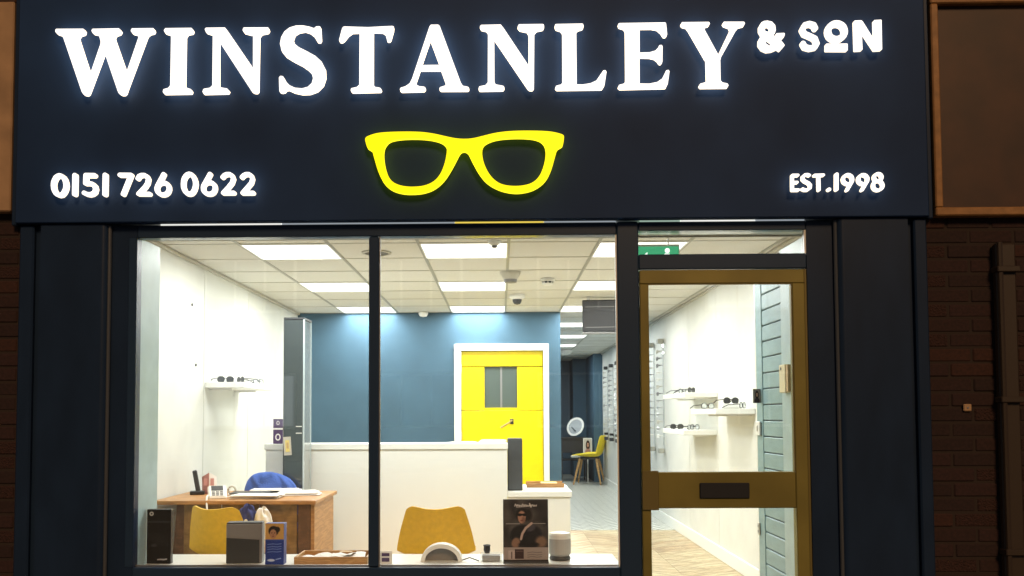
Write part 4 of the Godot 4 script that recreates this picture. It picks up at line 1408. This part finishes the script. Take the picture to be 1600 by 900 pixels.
# ---------------------------------------------------------------- on the window ledge
func window_display() -> void:
	var y := LEDGE_Y + 0.0005
	var bb := thing("display_box", "tall black box with a pale round mark at the ledge left end", "box", Vector3(-1.792, y, -0.215))
	box("carton", Vector3(-0.064, 0, 0.018), Vector3(0.064, 0.283, 0.05), M.black_plastic, bb, 0.002)
	put("front_print", print_quad(0.124, 0.279), print_mat("black_box_print", black_box_picture()), bb, Vector3(0, 0.002, 0.0508))
	var gb := thing("display_pouch", "grey and black two tone box in front of the left yellow chair", "box", Vector3(-1.345, y, -0.22), 0.10)
	box("carton", Vector3(-0.098, 0, -0.045), Vector3(0.088, 0.205, 0.045), M.mid_grey, gb, 0.004)
	var st := new_st()
	extrude(st, PackedVector2Array([Vector2(-0.096, 0.002), Vector2(0.074, 0.002), Vector2(0.074, 0.122), Vector2(-0.096, 0.134)]), [], 0.0455, 0.049)
	put("dark_front", st, mat("near_black", 0.022, 0.028, 0.032, 0.5), gb)
	box("top_edge", Vector3(-0.097, 0.2005, -0.04), Vector3(0.087, 0.212, 0.04), M.dark_grey, gb, 0.003)
	var ub := thing("display_box", "slim blue box with a printed portrait on tan along its top", "box", Vector3(-1.176, y, -0.165))
	box("carton", Vector3(-0.049, 0, -0.03), Vector3(0.049, 0.212, 0.03), M.box_blue, ub, 0.002)
	put("front_print", print_quad(0.096, 0.210), print_mat("blue_box_print", blue_box_picture()), ub, Vector3(0, 0.001, 0.0308))

	var tr := thing("wooden_tray", "shallow wooden tray of loose leaflets on the window ledge by the mullion", "tray", Vector3(-0.88, y, -0.235))
	box("base", Vector3(-0.185, 0, -0.11), Vector3(0.185, 0.008, 0.11), M.pale_wood, tr)
	for e in [[-0.19, 0.111, 0.19, 0.121], [-0.19, -0.121, 0.19, -0.111], [-0.19, -0.1105, -0.18, 0.1105], [0.18, -0.1105, 0.19, 0.1105]]:
		box("side", Vector3(e[0], 0, e[1]), Vector3(e[2], 0.042, e[3]), M.pale_wood, tr, 0.002)
	for k in 5:
		var lf := thing("leaflet", ["white leaflet at the left in the wooden tray", "crumpled white leaflet leaning in the wooden tray", "white folded leaflet in the middle of the wooden tray", "printed leaflet lying on the others in the wooden tray", "white leaflet at the right in the wooden tray"][k], "leaflet", Vector3(-0.99 + k * 0.055, y + 0.013 + k * 0.004, -0.235 + [0.02, -0.03, 0.01, -0.02, 0.02][k]), [0.3, -0.5, 0.9, -0.2, 0.1][k], "leaflets in the wooden tray")
		var wave := func(u: float, v: float) -> Vector3: return Vector3((u - 0.5) * 0.11, 0.008 * sin(u * 5.0 + k) + 0.01 * v * sin(k * 2.0 + v * 3.0) + 0.008, (v - 0.5) * 0.14)
		put("paper", shell(wave, 8, 8, 0.001), M.white_paper, lf)
		if k == 3:
			st = new_st()
			bx(st, Vector3(-0.035, 0.022, -0.03), Vector3(0.03, 0.0235, 0.005))
			put("printed_block", st, M.tan, lf)

	var pc := thing("price_card", "small white card with dark print right beside the mullion on the ledge", "card", Vector3(-0.60, y, -0.15))
	box("card", Vector3(-0.034, 0, -0.006), Vector3(0.034, 0.066, 0.0), M.white_plastic, pc, 0.001)
	for e in [[0.040, 0.056], [0.012, 0.032]]:
		box("print_block", Vector3(-0.02, e[0], 0.0003), Vector3(0.02, e[1], 0.0012), M.purple, pc)
	var ar := thing("arch_stand", "white arched display stand on the ledge in front of the middle yellow chair", "display stand", Vector3(-0.315, y, -0.25))
	st = new_st()
	var outer := PackedVector2Array()
	var inner := PackedVector2Array()
	for k in 21:
		var a := PI * k / 20.0
		outer.append(Vector2(cos(a) * 0.109, sin(a) * 0.092))
		inner.append(Vector2(cos(a) * 0.088, sin(a) * 0.070))
	inner.reverse()
	outer.append_array(inner)
	extrude(st, outer, [], -0.05, 0.03)
	put("arch", st, M.white_gloss, ar)
	st = new_st()
	inner.append(inner[0] + Vector2(0, -0.0001))
	extrude(st, PackedVector2Array(Array(inner).slice(0, 21)), [], -0.03, -0.022)
	put("grey_insert", st, M.mid_grey, ar)
	st = new_st()
	tube(st, [Vector3(0.10, 0.004, 0.02), Vector3(0.15, 0.022, 0.03), Vector3(0.20, 0.004, 0.03)], 0.003, 5)
	put("wire_prop", st, M.dark_grey, ar)
	var cs := thing("acrylic_block", "clear grey acrylic block on the ledge left of the sunglasses poster", "display block", Vector3(-0.05, y, -0.25))
	box("block", Vector3(-0.06, 0, -0.05), Vector3(0.055, 0.04, 0.03), M.clear_plastic, cs, 0.003)
	box("inner_plate", Vector3(-0.05, 0.003, -0.045), Vector3(0.045, 0.03, 0.02), M.mid_grey, cs)
	var cup := thing("ring_cup", "tiny black cup standing on the clear acrylic block", "cup", Vector3(-0.075, y + 0.0405, -0.26))
	st = new_st()
	lathe(st, [Vector2(0, 0), Vector2(0.013, 0), Vector2(0.018, 0.014), Vector2(0.017, 0.042), Vector2(0.012, 0.042), Vector2(0.012, 0.01), Vector2(0, 0.01)], 14)
	put("bowl", st, M.black_plastic, cup)
	st = new_st()
	lathe(st, [Vector2(0.0172, 0.036), Vector2(0.0195, 0.037), Vector2(0.0195, 0.042), Vector2(0.0172, 0.043)], 14)
	put("lip", st, M.dark_grey, cup)

	var po := thing("poster_stand", "counter poster of a person in sunglasses and dark clothes on the window ledge", "poster", Vector3(0.129, y, -0.185))
	var lean := Transform3D(Basis(Vector3.RIGHT, -0.06), Vector3.ZERO)
	st = new_st()
	bx(st, Vector3(-0.118, 0.0, -0.012), Vector3(0.118, 0.328, -0.001), 0.001, lean)
	put("board", st, M.dark_grey, po)
	var pr := put("poster_print", print_quad(0.232, 0.318), print_mat("poster_print", poster_picture()), po, Vector3(0, 0.006, 0.0))
	pr.transform = lean * Transform3D(Basis(), Vector3(0, 0.006, 0.0005))
	box("foot", Vector3(-0.118, 0, 0.0025), Vector3(0.118, 0.008, 0.03), M.dark_grey, po, 0.001)
	st = new_st()
	bx(st, Vector3(-0.03, 0.0, -0.11), Vector3(0.03, 0.2, -0.105), 0.0, Transform3D(Basis(Vector3.RIGHT, 0.25), Vector3(0, 0, 0.03)))
	put("easel_strut", st, M.dark_grey, po)

	var ss := thing("smart_speaker", "round white speaker with a fabric side and grey base at the ledge's right end", "speaker", Vector3(0.313, y, -0.29))
	st = new_st()
	lathe(st, [Vector2(0.05, 0.024), Vector2(0.0585, 0.034), Vector2(0.059, 0.10), Vector2(0.058, 0.112)], 30)
	put("fabric_side", st, mat("speaker_fabric", 0.45, 0.45, 0.43, 0.95), ss)
	st = new_st()
	lathe(st, [Vector2(0.058, 0.1125), Vector2(0.059, 0.13), Vector2(0.054, 0.142), Vector2(0.03, 0.147), Vector2(0, 0.147)], 30)
	put("top_cap", st, M.white_gloss, ss)
	st = new_st()
	lathe(st, [Vector2(0, 0), Vector2(0.052, 0), Vector2(0.057, 0.010), Vector2(0.05, 0.0235)], 30)
	put("base", st, M.dark_grey, ss)


# ---------------------------------------------------------------- desk, counter, back of the shop
func desk_area() -> void:
	var d := thing("desk", "small light wooden desk against the left wall behind the left yellow chair", "desk", Vector3(-1.72, FLOOR_Y, -1.69))
	box("desktop", Vector3(-0.535, 0.706, -0.40), Vector3(0.525, 0.732, 0.39), M.desk_wood, d, 0.004)
	box("side_panel", Vector3(0.478, 0.0, -0.38), Vector3(0.502, 0.705, 0.31), M.desk_wood, d, 0.002)
	for k in 3:
		box("front_panel", Vector3(-0.36 + k * 0.25, 0.07, 0.285), Vector3(-0.114 + k * 0.25, 0.705, 0.30), M.desk_front, d, 0.003)
	box("front_post", Vector3(0.393, 0.0, 0.27), Vector3(0.4775, 0.705, 0.312), M.desk_dark, d, 0.004)
	box("plinth", Vector3(-0.36, 0.0, 0.27), Vector3(0.392, 0.069, 0.295), M.desk_dark, d, 0.002)
	var st := new_st()
	extrude(st, PackedVector2Array([Vector2(-0.46, 0.0), Vector2(-0.40, 0.0), Vector2(-0.33, 0.705), Vector2(-0.41, 0.705)]), [], 0.25, 0.29)
	put("leg", st, M.desk_dark, d)
	st = new_st()
	extrude(st, PackedVector2Array([Vector2(-0.46, 0.0), Vector2(-0.40, 0.0), Vector2(-0.33, 0.705), Vector2(-0.41, 0.705)]), [], -0.36, -0.32)
	put("leg", st, M.desk_dark, d)

	var top := FLOOR_Y + 0.7325
	var te := thing("card_terminal", "white card payment terminal with a dark screen on the desk's left side", "card terminal", Vector3(-1.895, top, -1.50), 0.35)
	var tilt := Transform3D(Basis(Vector3.RIGHT, 0.5), Vector3(0, 0.03, 0))
	st = new_st()
	bx(st, Vector3(-0.06, -0.012, -0.07), Vector3(0.06, 0.022, 0.075), 0.01, tilt)
	put("body", st, M.white_plastic, te)
	st = new_st()
	bx(st, Vector3(-0.038, 0.0225, -0.055), Vector3(0.038, 0.0245, 0.0), 0.0, tilt)
	put("screen", st, M.screen, te)
	for r in 3:
		for c in 3:
			st = new_st()
			bx(st, Vector3(-0.036 + c * 0.026, 0.0225, 0.01 + r * 0.019), Vector3(-0.016 + c * 0.026, 0.0255, 0.023 + r * 0.019), 0.001, tilt)
			put("key", st, M.mid_grey, te)
	box("stand", Vector3(-0.05, 0, -0.06), Vector3(0.05, 0.012, 0.04), M.white_plastic, te, 0.003)
	st = new_st()
	var cord := []
	for k in 14:
		var f := k / 13.0
		cord.append(Vector3(-0.055 - 0.02 * sin(f * 3.0), 0.02 - 0.14 * smoothstep(0.3, 1.0, f), 0.03 + 0.19 * smoothstep(0.0, 0.75, f)))
	tube(st, cord, 0.006, 6)
	put("cord", st, M.white_plastic, te)
	var ph := thing("phone_stand", "dark upright handset leaning in its cradle at the back left of the desk", "telephone", Vector3(-2.12, top, -1.78), 0.3)
	st = new_st()
	bx(st, Vector3(-0.016, 0.02, -0.012), Vector3(0.016, 0.17, 0.012), 0.006, Transform3D(Basis(Vector3.BACK, 0.18), Vector3(0.01, 0, 0)))
	put("handset", st, M.dark_grey, ph)
	box("cradle", Vector3(-0.05, 0, -0.035), Vector3(0.05, 0.025, 0.04), M.black_plastic, ph, 0.005)
	var pk := thing("folded_leaflet", "pink printed folded leaflet standing beside the dark handset on the desk", "leaflet", Vector3(-2.045, top, -1.80), 0.2)
	for s in [-1, 1]:
		st = new_st()
		var sheet := func(u: float, v: float) -> Vector3: return Vector3(s * u * 0.05, v * (0.15 - 0.03 * u), -0.02 * u + 0.03 * (1.0 - v) * u * s)
		put("leaf", shell(sheet, 4, 4, 0.0012), M.pink if s < 0 else M.white_paper, pk)
		box("print_block", Vector3(s * 0.022 - 0.012, 0.06, 0.006), Vector3(s * 0.022 + 0.012, 0.11, 0.0075), M.pink, pk)
	for k in 4:
		var pa := thing("paper_stack", ["dark closed folder lying on the papers on the desk", "white paper sheets nearest the desk's front edge", "loose white papers on the right half of the desk", "white paper sheets under the dark folder"][k], "papers", Vector3([-1.68, -1.63, -1.42, -1.60][k], top, [-1.68, -1.50, -1.72, -1.92][k]), [0.05, -0.04, 0.3, 0.0][k])
		for j in 4:
			var m: Material = M.dark_grey if k == 0 and j == 3 else M.white_paper
			st = new_st()
			bx(st, Vector3(-0.16, 0.001 + j * 0.006, -0.09), Vector3(0.16, 0.0065 + j * 0.006, 0.09), 0.001, Transform3D(Basis(Vector3.UP, rng.randf_range(-0.1, 0.1)), Vector3(rng.randf_range(-0.015, 0.015), 0, rng.randf_range(-0.02, 0.02))))
			put("sheet", st, m, pa)
	var ring := thing("tape_ring", "small pale ring standing on the desk behind the card terminal", "tape roll", Vector3(-1.86, top, -1.72), 0.0)
	st = new_st()
	var pts := []
	for k in 16:
		pts.append(Vector3(cos(TAU * k / 16) * 0.026, 0.034 + sin(TAU * k / 16) * 0.026, 0))
	tube(st, pts, 0.007, 6, true)
	put("tape", st, M.grid_white, ring)
	box("rest", Vector3(-0.015, 0, -0.008), Vector3(0.015, 0.004, 0.008), M.mid_grey, ring)

	# the blue chair behind the desk
	var oc := thing("office_chair", "blue fabric office chair with a rounded backrest behind the desk", "chair", Vector3(-1.69, FLOOR_Y, -2.14))
	var cushion := func(u: float, v: float) -> Vector3:
		var a := TAU * u
		var e := PI * (v - 0.5)
		var c := cos(e)
		var sx := signf(cos(a)) * pow(absf(cos(a)), 0.6) * pow(absf(c), 0.6)
		var sy := signf(sin(e)) * pow(absf(sin(e)), 0.55)
		var sz := signf(sin(a)) * pow(absf(sin(a)), 0.8) * pow(absf(c), 0.6)
		return Vector3(sx * (0.205 - 0.028 * sy) + 0.008 * sin(sy * 9.0 + sx * 4.0) * absf(sz), 0.69 + sy * 0.175 - 0.02 * maxf(sx, 0.0) * (1.0 + sy), sz * 0.05 + 0.006 * sin(sx * 16.0 + sy * 7.0))
	put("backrest", shell(cushion, 36, 24, 0.002), M.blue_cloth, oc)
	box("seat", Vector3(-0.22, 0.42, -0.42), Vector3(0.22, 0.49, 0.0), M.blue_cloth, oc, 0.025)
	box("back_support", Vector3(-0.02, 0.40, -0.055), Vector3(0.02, 0.60, -0.047), M.black_plastic, oc)
	st = new_st()
	lathe(st, [Vector2(0, 0.06), Vector2(0.025, 0.06), Vector2(0.025, 0.419), Vector2(0, 0.419)], 12, Transform3D(Basis(), Vector3(0, 0, -0.2)))
	put("gas_column", st, M.black_plastic, oc)
	for k in 5:
		st = new_st()
		bx(st, Vector3(0.0, 0.05, -0.018), Vector3(0.27, 0.075, 0.018), 0.004, Transform3D(Basis(Vector3.UP, TAU * k / 5.0), Vector3(0, 0, -0.2)))
		put("base_leg", st, M.black_plastic, oc)
		st = new_st()
		lathe(st, [Vector2(0, -0.02), Vector2(0.024, -0.02), Vector2(0.024, 0.02), Vector2(0, 0.02)], 10, Transform3D(Basis(Vector3.UP, TAU * k / 5.0) * Basis(Vector3.RIGHT, PI / 2), Vector3(cos(TAU * k / 5.0) * 0.26, 0.025, -0.2 - sin(TAU * k / 5.0) * 0.26)))
		put("caster", st, M.black_plastic, oc)

	var chairs := "yellow shell chairs"
	make_chair("mustard yellow shell chair pulled up to the wooden desk, seen from behind", M.mustard, Vector3(-1.645, FLOOR_Y, -1.07), PI - 0.38, chairs)
	make_chair("mustard yellow shell chair in front of the white counter, seen from behind", M.mustard, Vector3(-0.392, FLOOR_Y, -1.08), PI, chairs)
	make_chair("bright yellow shell chair with wooden legs in the far corridor", M.far_yellow, Vector3(1.63, FLOOR_Y, -12.5), -PI / 2 - 0.25, chairs).scale = Vector3.ONE * 1.22

	var bag := thing("shopping_bag", "crumpled blue and white bag on the seat of the left yellow chair", "bag", Vector3(-1.565, FLOOR_Y + 0.455, -1.24))
	for k in 2:
		var lump := func(u: float, v: float) -> Vector3:
			var a := TAU * u
			var e := PI * (v - 0.5)
			var r := 1.0 + 0.16 * sin(a * 3.0 + v * 7.0 + k) + 0.10 * sin(a * 7.0 - v * 11.0)
			return Vector3(cos(a) * cos(e) * 0.062 * r + (k * 2 - 1) * 0.046, 0.17 + sin(e) * 0.095 * r - 0.02 * k - 0.02, sin(a) * cos(e) * 0.05 * r)
		put("navy_half" if k == 0 else "white_half", shell(lump, 22, 14, 0.001), M.navy_cloth if k == 0 else M.white_paper, bag)
	st = new_st()
	lathe(st, [Vector2(0, 0), Vector2(0.011, 0), Vector2(0.009, 0.005), Vector2(0, 0.006)], 12, Transform3D(Basis(Vector3.RIGHT, PI / 2), Vector3(-0.05, 0.16, 0.052)))
	put("white_button", st, M.white_plastic, bag)
	box("folded_base", Vector3(-0.11, -0.005, -0.06), Vector3(0.11, 0.075, 0.05), M.white_paper, bag, 0.02)

	var ca := thing("glass_cabinet", "tall narrow dark glass cabinet standing between the desk and the counter", "cabinet", Vector3(-1.541, FLOOR_Y, -2.33))
	box("front_glass", Vector3(-0.074, 0.08, 0.118), Vector3(0.0655, 1.995, 0.124), M.cabinet_glass, ca)
	box("edge_post", Vector3(0.066, 0.0, 0.104), Vector3(0.076, 2.0, 0.126), M.cabinet_edge, ca, 0.002)
	box("side_glass", Vector3(0.069, 0.08, -0.128), Vector3(0.074, 1.995, 0.103), M.clear_plastic, ca)
	box("edge_post", Vector3(0.066, 0.0, -0.14), Vector3(0.076, 2.0, -0.1285), M.cabinet_edge, ca, 0.002)
	box("back_panel", Vector3(-0.074, 0.0, -0.14), Vector3(0.0655, 2.0, -0.13), M.dark_grey, ca)
	box("side_panel", Vector3(-0.08, 0.0, -0.14), Vector3(-0.0745, 2.0, 0.126), M.dark_grey, ca)
	box("top", Vector3(-0.08, 2.0005, -0.14), Vector3(0.076, 2.015, 0.126), M.dark_grey, ca)
	box("plinth", Vector3(-0.074, 0.0, 0.105), Vector3(0.0655, 0.079, 0.124), M.dark_grey, ca)
	for k in 2:
		box("shelf_light_strip", Vector3(0.015, 1.145 + k * 0.05, 0.1245), Vector3(0.06, 1.152 + k * 0.05, 0.126), M.white_plastic, ca)
	var pu := thing("sticker", "purple card with white round marks stuck on the left edge of the dark cabinet", "sticker", Vector3(-1.658, 1.19, -2.203))
	box("card", Vector3(-0.036, 0, 0), Vector3(0.036, 0.185, 0.003), M.purple, pu)
	for e in [[0.155, 0.012], [0.05, 0.02]]:
		st = new_st()
		extrude(st, circle(Vector2(0.0, e[0]), e[1], e[1] * 1.3, 16), [circle(Vector2(0.0, e[0]), e[1] * 0.6, e[1] * 0.85, 16)], 0.0035, 0.0045)
		put("white_ring", st, M.white_paper, pu)
	box("white_band", Vector3(-0.036, 0.105, 0.0035), Vector3(0.036, 0.118, 0.0045), M.white_paper, pu)
	var yc := thing("sticker", "pale yellow printed card on the front of the dark cabinet", "sticker", Vector3(-1.583, 1.105, -2.203), 0.0)
	yc.rotation.z = 0.06
	box("card", Vector3(-0.028, 0, 0), Vector3(0.028, 0.137, 0.003), M.grid_white, yc)
	box("print_block", Vector3(-0.015, 0.025, 0.0035), Vector3(0.016, 0.112, 0.0045), M.card_yellow, yc)
	box("print_line", Vector3(-0.006, 0.05, 0.005), Vector3(0.01, 0.095, 0.0055), M.tan, yc)

	var co := thing("reception_counter", "white reception counter with a raised left part and a lower right end", "counter", Vector3(0, FLOOR_Y, -2.5))
	box("front_panel", Vector3(-1.826, 0.0, -0.03), Vector3(0.051, 1.012, 0.0), M.white_gloss, co, 0.002)
	box("raised_top", Vector3(-1.835, 1.0135, -0.32), Vector3(0.056, 1.06, 0.008), M.white_gloss, co, 0.003)
	box("return_panel", Vector3(0.02, 0.69, -0.31), Vector3(0.05, 1.012, -0.031), M.white_gloss, co)
	box("lower_front", Vector3(0.053, 0.0, -0.03), Vector3(0.535, 0.643, -0.002), M.white_gloss, co, 0.002)
	box("lower_top", Vector3(0.052, 0.6445, -0.75), Vector3(0.548, 0.688, 0.006), M.white_gloss, co, 0.003)
	box("end_panel", Vector3(0.505, 0.0, -0.74), Vector3(0.534, 0.643, -0.031), M.white_gloss, co)
	box("work_top", Vector3(-1.82, 0.69, -0.75), Vector3(0.019, 0.72, -0.031), M.white_gloss, co)
	var cp := thing("computer_tower", "upright dark grey box standing on the low end of the counter", "computer", Vector3(0.112, FLOOR_Y + 0.6885, -2.63))
	box("case", Vector3(-0.058, 0, -0.15), Vector3(0.058, 0.405, 0.05), M.dark_grey, cp, 0.006)
	box("front_bezel", Vector3(-0.05, 0.01, 0.0505), Vector3(0.05, 0.395, 0.054), mat("bezel_grey", 0.07, 0.075, 0.08, 0.3), cp, 0.001)
	var bt := thing("brown_tray", "flat brown tray lying on the low end of the counter", "tray", Vector3(0.36, FLOOR_Y + 0.6885, -3.0))
	box("base", Vector3(-0.145, 0, -0.12), Vector3(0.15, 0.012, 0.12), M.tan, bt, 0.003)
	for e in [[-0.15, 0.1205, 0.155, 0.13], [-0.15, -0.13, 0.155, -0.1205]]:
		box("rim", Vector3(e[0], 0, e[1]), Vector3(e[2], 0.035, e[3]), M.desk_wood, bt, 0.002)
	box("card_pile", Vector3(-0.03, 0.0125, -0.06), Vector3(0.10, 0.034, 0.09), M.card_yellow, bt, 0.002)
	for k in 2:
		var pp := thing("counter_papers", ["white papers at the right end of the raised counter top", "thin white sheet on the raised counter top before the yellow door's left edge"][k], "papers", Vector3([-0.07, -0.30][k], FLOOR_Y + 1.0605, -2.66), [0.1, -0.15][k])
		for j in 3 - k * 2:
			box("sheet", Vector3(-0.10 + j * 0.008, 0.0005 + j * 0.007, -0.07), Vector3(0.10 + j * 0.006, 0.007 + j * 0.007, 0.07), M.white_paper, pp, 0.001)
		box("top_sheet", Vector3(-0.08, 0.022 - k * 0.014, -0.06), Vector3(0.07, 0.024 - k * 0.014, 0.05), M.grid_white, pp)

	# the yellow door in the blue wall
	var yd := thing("yellow_door", "bright yellow inner door with a grey glass panel in a white frame", "door", Vector3(0.021, FLOOR_Y, BACK_Z))
	box("frame_jamb", Vector3(-0.536, 0, 0.001), Vector3(-0.458, 1.993, 0.03), M.white_gloss, yd, 0.004)
	box("frame_jamb", Vector3(0.460, 0, 0.001), Vector3(0.520, 1.993, 0.03), M.white_gloss, yd, 0.004)
	box("frame_head", Vector3(-0.536, 1.994, 0.001), Vector3(0.520, 2.07, 0.031), M.white_gloss, yd, 0.004)
	box("leaf", Vector3(-0.457, 0.0, -0.08), Vector3(0.458, 1.325, -0.03), M.yellow_paint, yd, 0.002)
	box("top_panel", Vector3(-0.457, 1.822, -0.08), Vector3(0.458, 1.993, -0.022), M.yellow_paint, yd, 0.004)
	box("middle_panel", Vector3(-0.457, 1.33, -0.08), Vector3(-0.199, 1.818, -0.034), M.yellow_paint, yd, 0.003)
	box("middle_panel", Vector3(0.168, 1.33, -0.08), Vector3(0.458, 1.818, -0.034), M.yellow_paint, yd, 0.003)
	box("lower_rail", Vector3(-0.198, 1.327, -0.08), Vector3(0.167, 1.358, -0.034), M.yellow_paint, yd)
	box("vision_pane", Vector3(-0.1975, 1.359, -0.07), Vector3(0.1665, 1.818, -0.05), M.vision_glass, yd)
	box("pane_divider", Vector3(-0.022, 1.36, -0.0495), Vector3(0.0, 1.817, -0.045), M.mid_grey, yd)
	for y in [0.25, 1.0, 1.75]:
		box("hinge", Vector3(-0.466, y, -0.02), Vector3(-0.452, y + 0.09, 0.0005), M.silver, yd, 0.003)
	var plate := box("handle_rose", Vector3(0.085, 1.175, -0.0295), Vector3(0.125, 1.235, -0.022), M.dark_grey, yd, 0.004)
	st = new_st()
	tube(st, [Vector3(0.105, 1.215, -0.02), Vector3(0.105, 1.215, 0.03), Vector3(0.07, 1.19, 0.035), Vector3(-0.02, 1.135, 0.035)], 0.011, 8)
	put("handle_lever", st, M.brass, plate)

	# far corridor
	var ft := thing("dark_table", "black side table with thin legs at the far end of the corridor", "table", Vector3(1.40, FLOOR_Y, -13.3))
	box("tabletop", Vector3(-0.26, 0.80, -0.25), Vector3(0.26, 0.84, 0.25), M.black_plastic, ft, 0.004)
	box("drawer_box", Vector3(-0.25, 0.55, -0.24), Vector3(0.25, 0.799, 0.24), M.slot_black, ft, 0.004)
	box("lower_shelf", Vector3(-0.24, 0.40, -0.23), Vector3(0.24, 0.42, 0.23), M.black_plastic, ft)
	for sx in [-1, 1]:
		for sz in [-1, 1]:
			box("leg", Vector3(sx * 0.235 - 0.014, 0.0, sz * 0.22 - 0.014), Vector3(sx * 0.235 + 0.014, 0.549, sz * 0.22 + 0.014), M.black_plastic, ft)
	var mi := thing("round_mirror", "round tilted white framed mirror standing on the far black table", "mirror", Vector3(1.45, FLOOR_Y + 0.8405, -13.3), -1.0)
	var back := Transform3D(Basis(Vector3.BACK, -0.75) * Basis(Vector3.RIGHT, -0.5), Vector3(0, 0.20, 0))
	st = new_st()
	lathe(st, [Vector2(0.148, -0.01), Vector2(0.185, -0.012), Vector2(0.19, 0.012), Vector2(0.148, 0.014)], 28, back * Transform3D(Basis(Vector3.RIGHT, PI / 2), Vector3.ZERO))
	put("rim", st, M.white_gloss, mi)
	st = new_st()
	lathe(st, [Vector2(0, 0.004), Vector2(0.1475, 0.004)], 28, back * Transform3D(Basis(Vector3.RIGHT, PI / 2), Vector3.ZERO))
	put("glass", st, M.painted_reflection_mirror, mi)
	st = new_st()
	tube(st, [Vector3(-0.1, 0.003, 0.0), Vector3(0.0, 0.02, 0.0), Vector3(0.07, 0.14, -0.03)], 0.01, 6)
	tube(st, [Vector3(-0.16, 0.23, 0.03), Vector3(0.05, 0.12, 0.04)], 0.008, 6)
	put("stand", st, M.dark_grey, mi)
	var pf := thing("portrait_card", "white framed portrait card of a long haired person beside the far yellow chair", "picture", Vector3(1.655, FLOOR_Y + 0.46, -13.02))
	box("frame", Vector3(-0.085, 0.05, -0.02), Vector3(0.085, 0.37, -0.002), M.white_gloss, pf, 0.004)
	put("portrait_print", print_quad(0.14, 0.29), print_mat("portrait_print", portrait_picture(1)), pf, Vector3(0, 0.065, -0.0012))
	box("post", Vector3(-0.01, -0.46, -0.03), Vector3(0.01, 0.049, -0.012), M.white_plastic, pf)
	var cu := thing("white_pad", "white flat pad lying on the shelf before the far black table", "pad", Vector3(1.47, FLOOR_Y + 0.46, -12.98))
	box("pad", Vector3(-0.14, 0.0, -0.05), Vector3(0.14, 0.05, 0.06), M.white_plastic, cu, 0.015)
	box("seam", Vector3(-0.13, 0.022, 0.0605), Vector3(0.13, 0.028, 0.062), M.mid_grey, cu)


func right_side() -> void:
	for k in 2:
		var sc := thing("wall_screw", ["upper small dark screw head high on the left white wall", "lower small dark screw head on the left white wall above the shelf level"][k], "screw", Vector3(LEFT_X, [2.22, 1.78][k], -2.08 - k * 0.10))
		var st := new_st()
		lathe(st, [Vector2(0, 0.0), Vector2(0.011, 0.0), Vector2(0.010, 0.006), Vector2(0, 0.008)], 10, Transform3D(Basis(Vector3.BACK, -PI / 2), Vector3(0.001, 0, 0)))
		put("head", st, M.dark_grey, sc)
		box("slot", Vector3(0.0092, -0.007, -0.001), Vector3(0.0098, 0.007, 0.001), M.silver, sc)
	var al := thing("alarm_box", "cream alarm box with a wooden side fixed on the pale blue edge board", "alarm box", Vector3(1.584, 1.515, -0.44))
	box("cover", Vector3(-0.03, 0, -0.06), Vector3(-0.001, 0.155, 0.05), mat("cream_plastic", 0.72, 0.63, 0.38, 0.45), al, 0.004)
	box("side_strip", Vector3(-0.026, 0.004, 0.0505), Vector3(-0.001, 0.151, 0.085), M.tan, al, 0.003)
	box("indicator", Vector3(-0.0325, 0.125, -0.03), Vector3(-0.0305, 0.14, -0.015), M.dark_grey, al)
	var ph := thing("photo_card", "small dark photo card on the white corner trim by the blue boards", "photo card", Vector3(1.592, 1.465, -1.07))
	ph.rotation.y = 0.0
	box("card", Vector3(-0.022, 0, 0.0005), Vector3(0.022, 0.085, 0.006), M.black_plastic, ph)
	put("photo_print", print_quad(0.04, 0.08), print_mat("photo_print", portrait_picture(2)), ph, Vector3(0, 0.0025, 0.0065))
	ph.position.z = -0.99
	ph.position.x = 1.562
	var sw := thing("light_switch", "white wall switch plate at the near end of the white wall", "light switch", Vector3(1.584, 1.268, -1.02))
	box("plate", Vector3(-0.012, 0, -0.045), Vector3(-0.001, 0.085, 0.045), M.white_plastic, sw, 0.003)
	box("rocker", Vector3(-0.016, 0.025, -0.012), Vector3(-0.0125, 0.06, 0.012), M.grid_white, sw, 0.001)
	var so := thing("wall_socket", "small pale socket plate low on the white corner trim", "socket", Vector3(1.584, 0.66, -1.05))
	box("plate", Vector3(-0.010, 0, -0.02), Vector3(-0.001, 0.075, 0.02), M.grid_white, so, 0.003)
	for y in [0.014, 0.046]:
		box("slot", Vector3(-0.0115, y, -0.008), Vector3(-0.0102, y + 0.016, 0.008), M.mid_grey, so)


# the houses across the road, which the shop's glass mirrors
func opposite_side() -> void:
	var o := thing("opposite_terrace", "dark brick terrace across the road, mirrored faintly in the shop window", "building", Vector3(0, 0, 24))
	box("wall", Vector3(-16, 0, 0.0), Vector3(16, 7.5, 6.0), M.brick_1, o)
	box("roof_edge", Vector3(-16.2, 7.5, -0.3), Vector3(16.2, 7.75, 6.2), M.concrete, o, 0.02)
	for k in 6:
		var x := -13.0 + k * 5.2
		for y in [1.0, 4.6]:
			var lit: bool = (k == 1 and y < 2.0) or (k == 4 and y > 2.0)
			var f := box("window_frame", Vector3(x - 1.45, y, -0.05), Vector3(x + 1.45, y + 1.7, -0.002), M.white_plastic, o, 0.01)
			for j in 3:
				box("pane", Vector3(x - 1.37 + j * 0.93, y + 0.08, -0.06), Vector3(x - 0.50 + j * 0.93, y + 1.62, -0.0505), M.lit_window if lit else M.slot_black, f)
		box("front_door", Vector3(x + 1.9, 0.0, -0.06), Vector3(x + 2.8, 2.1, -0.002), M.brown_board, o, 0.01)
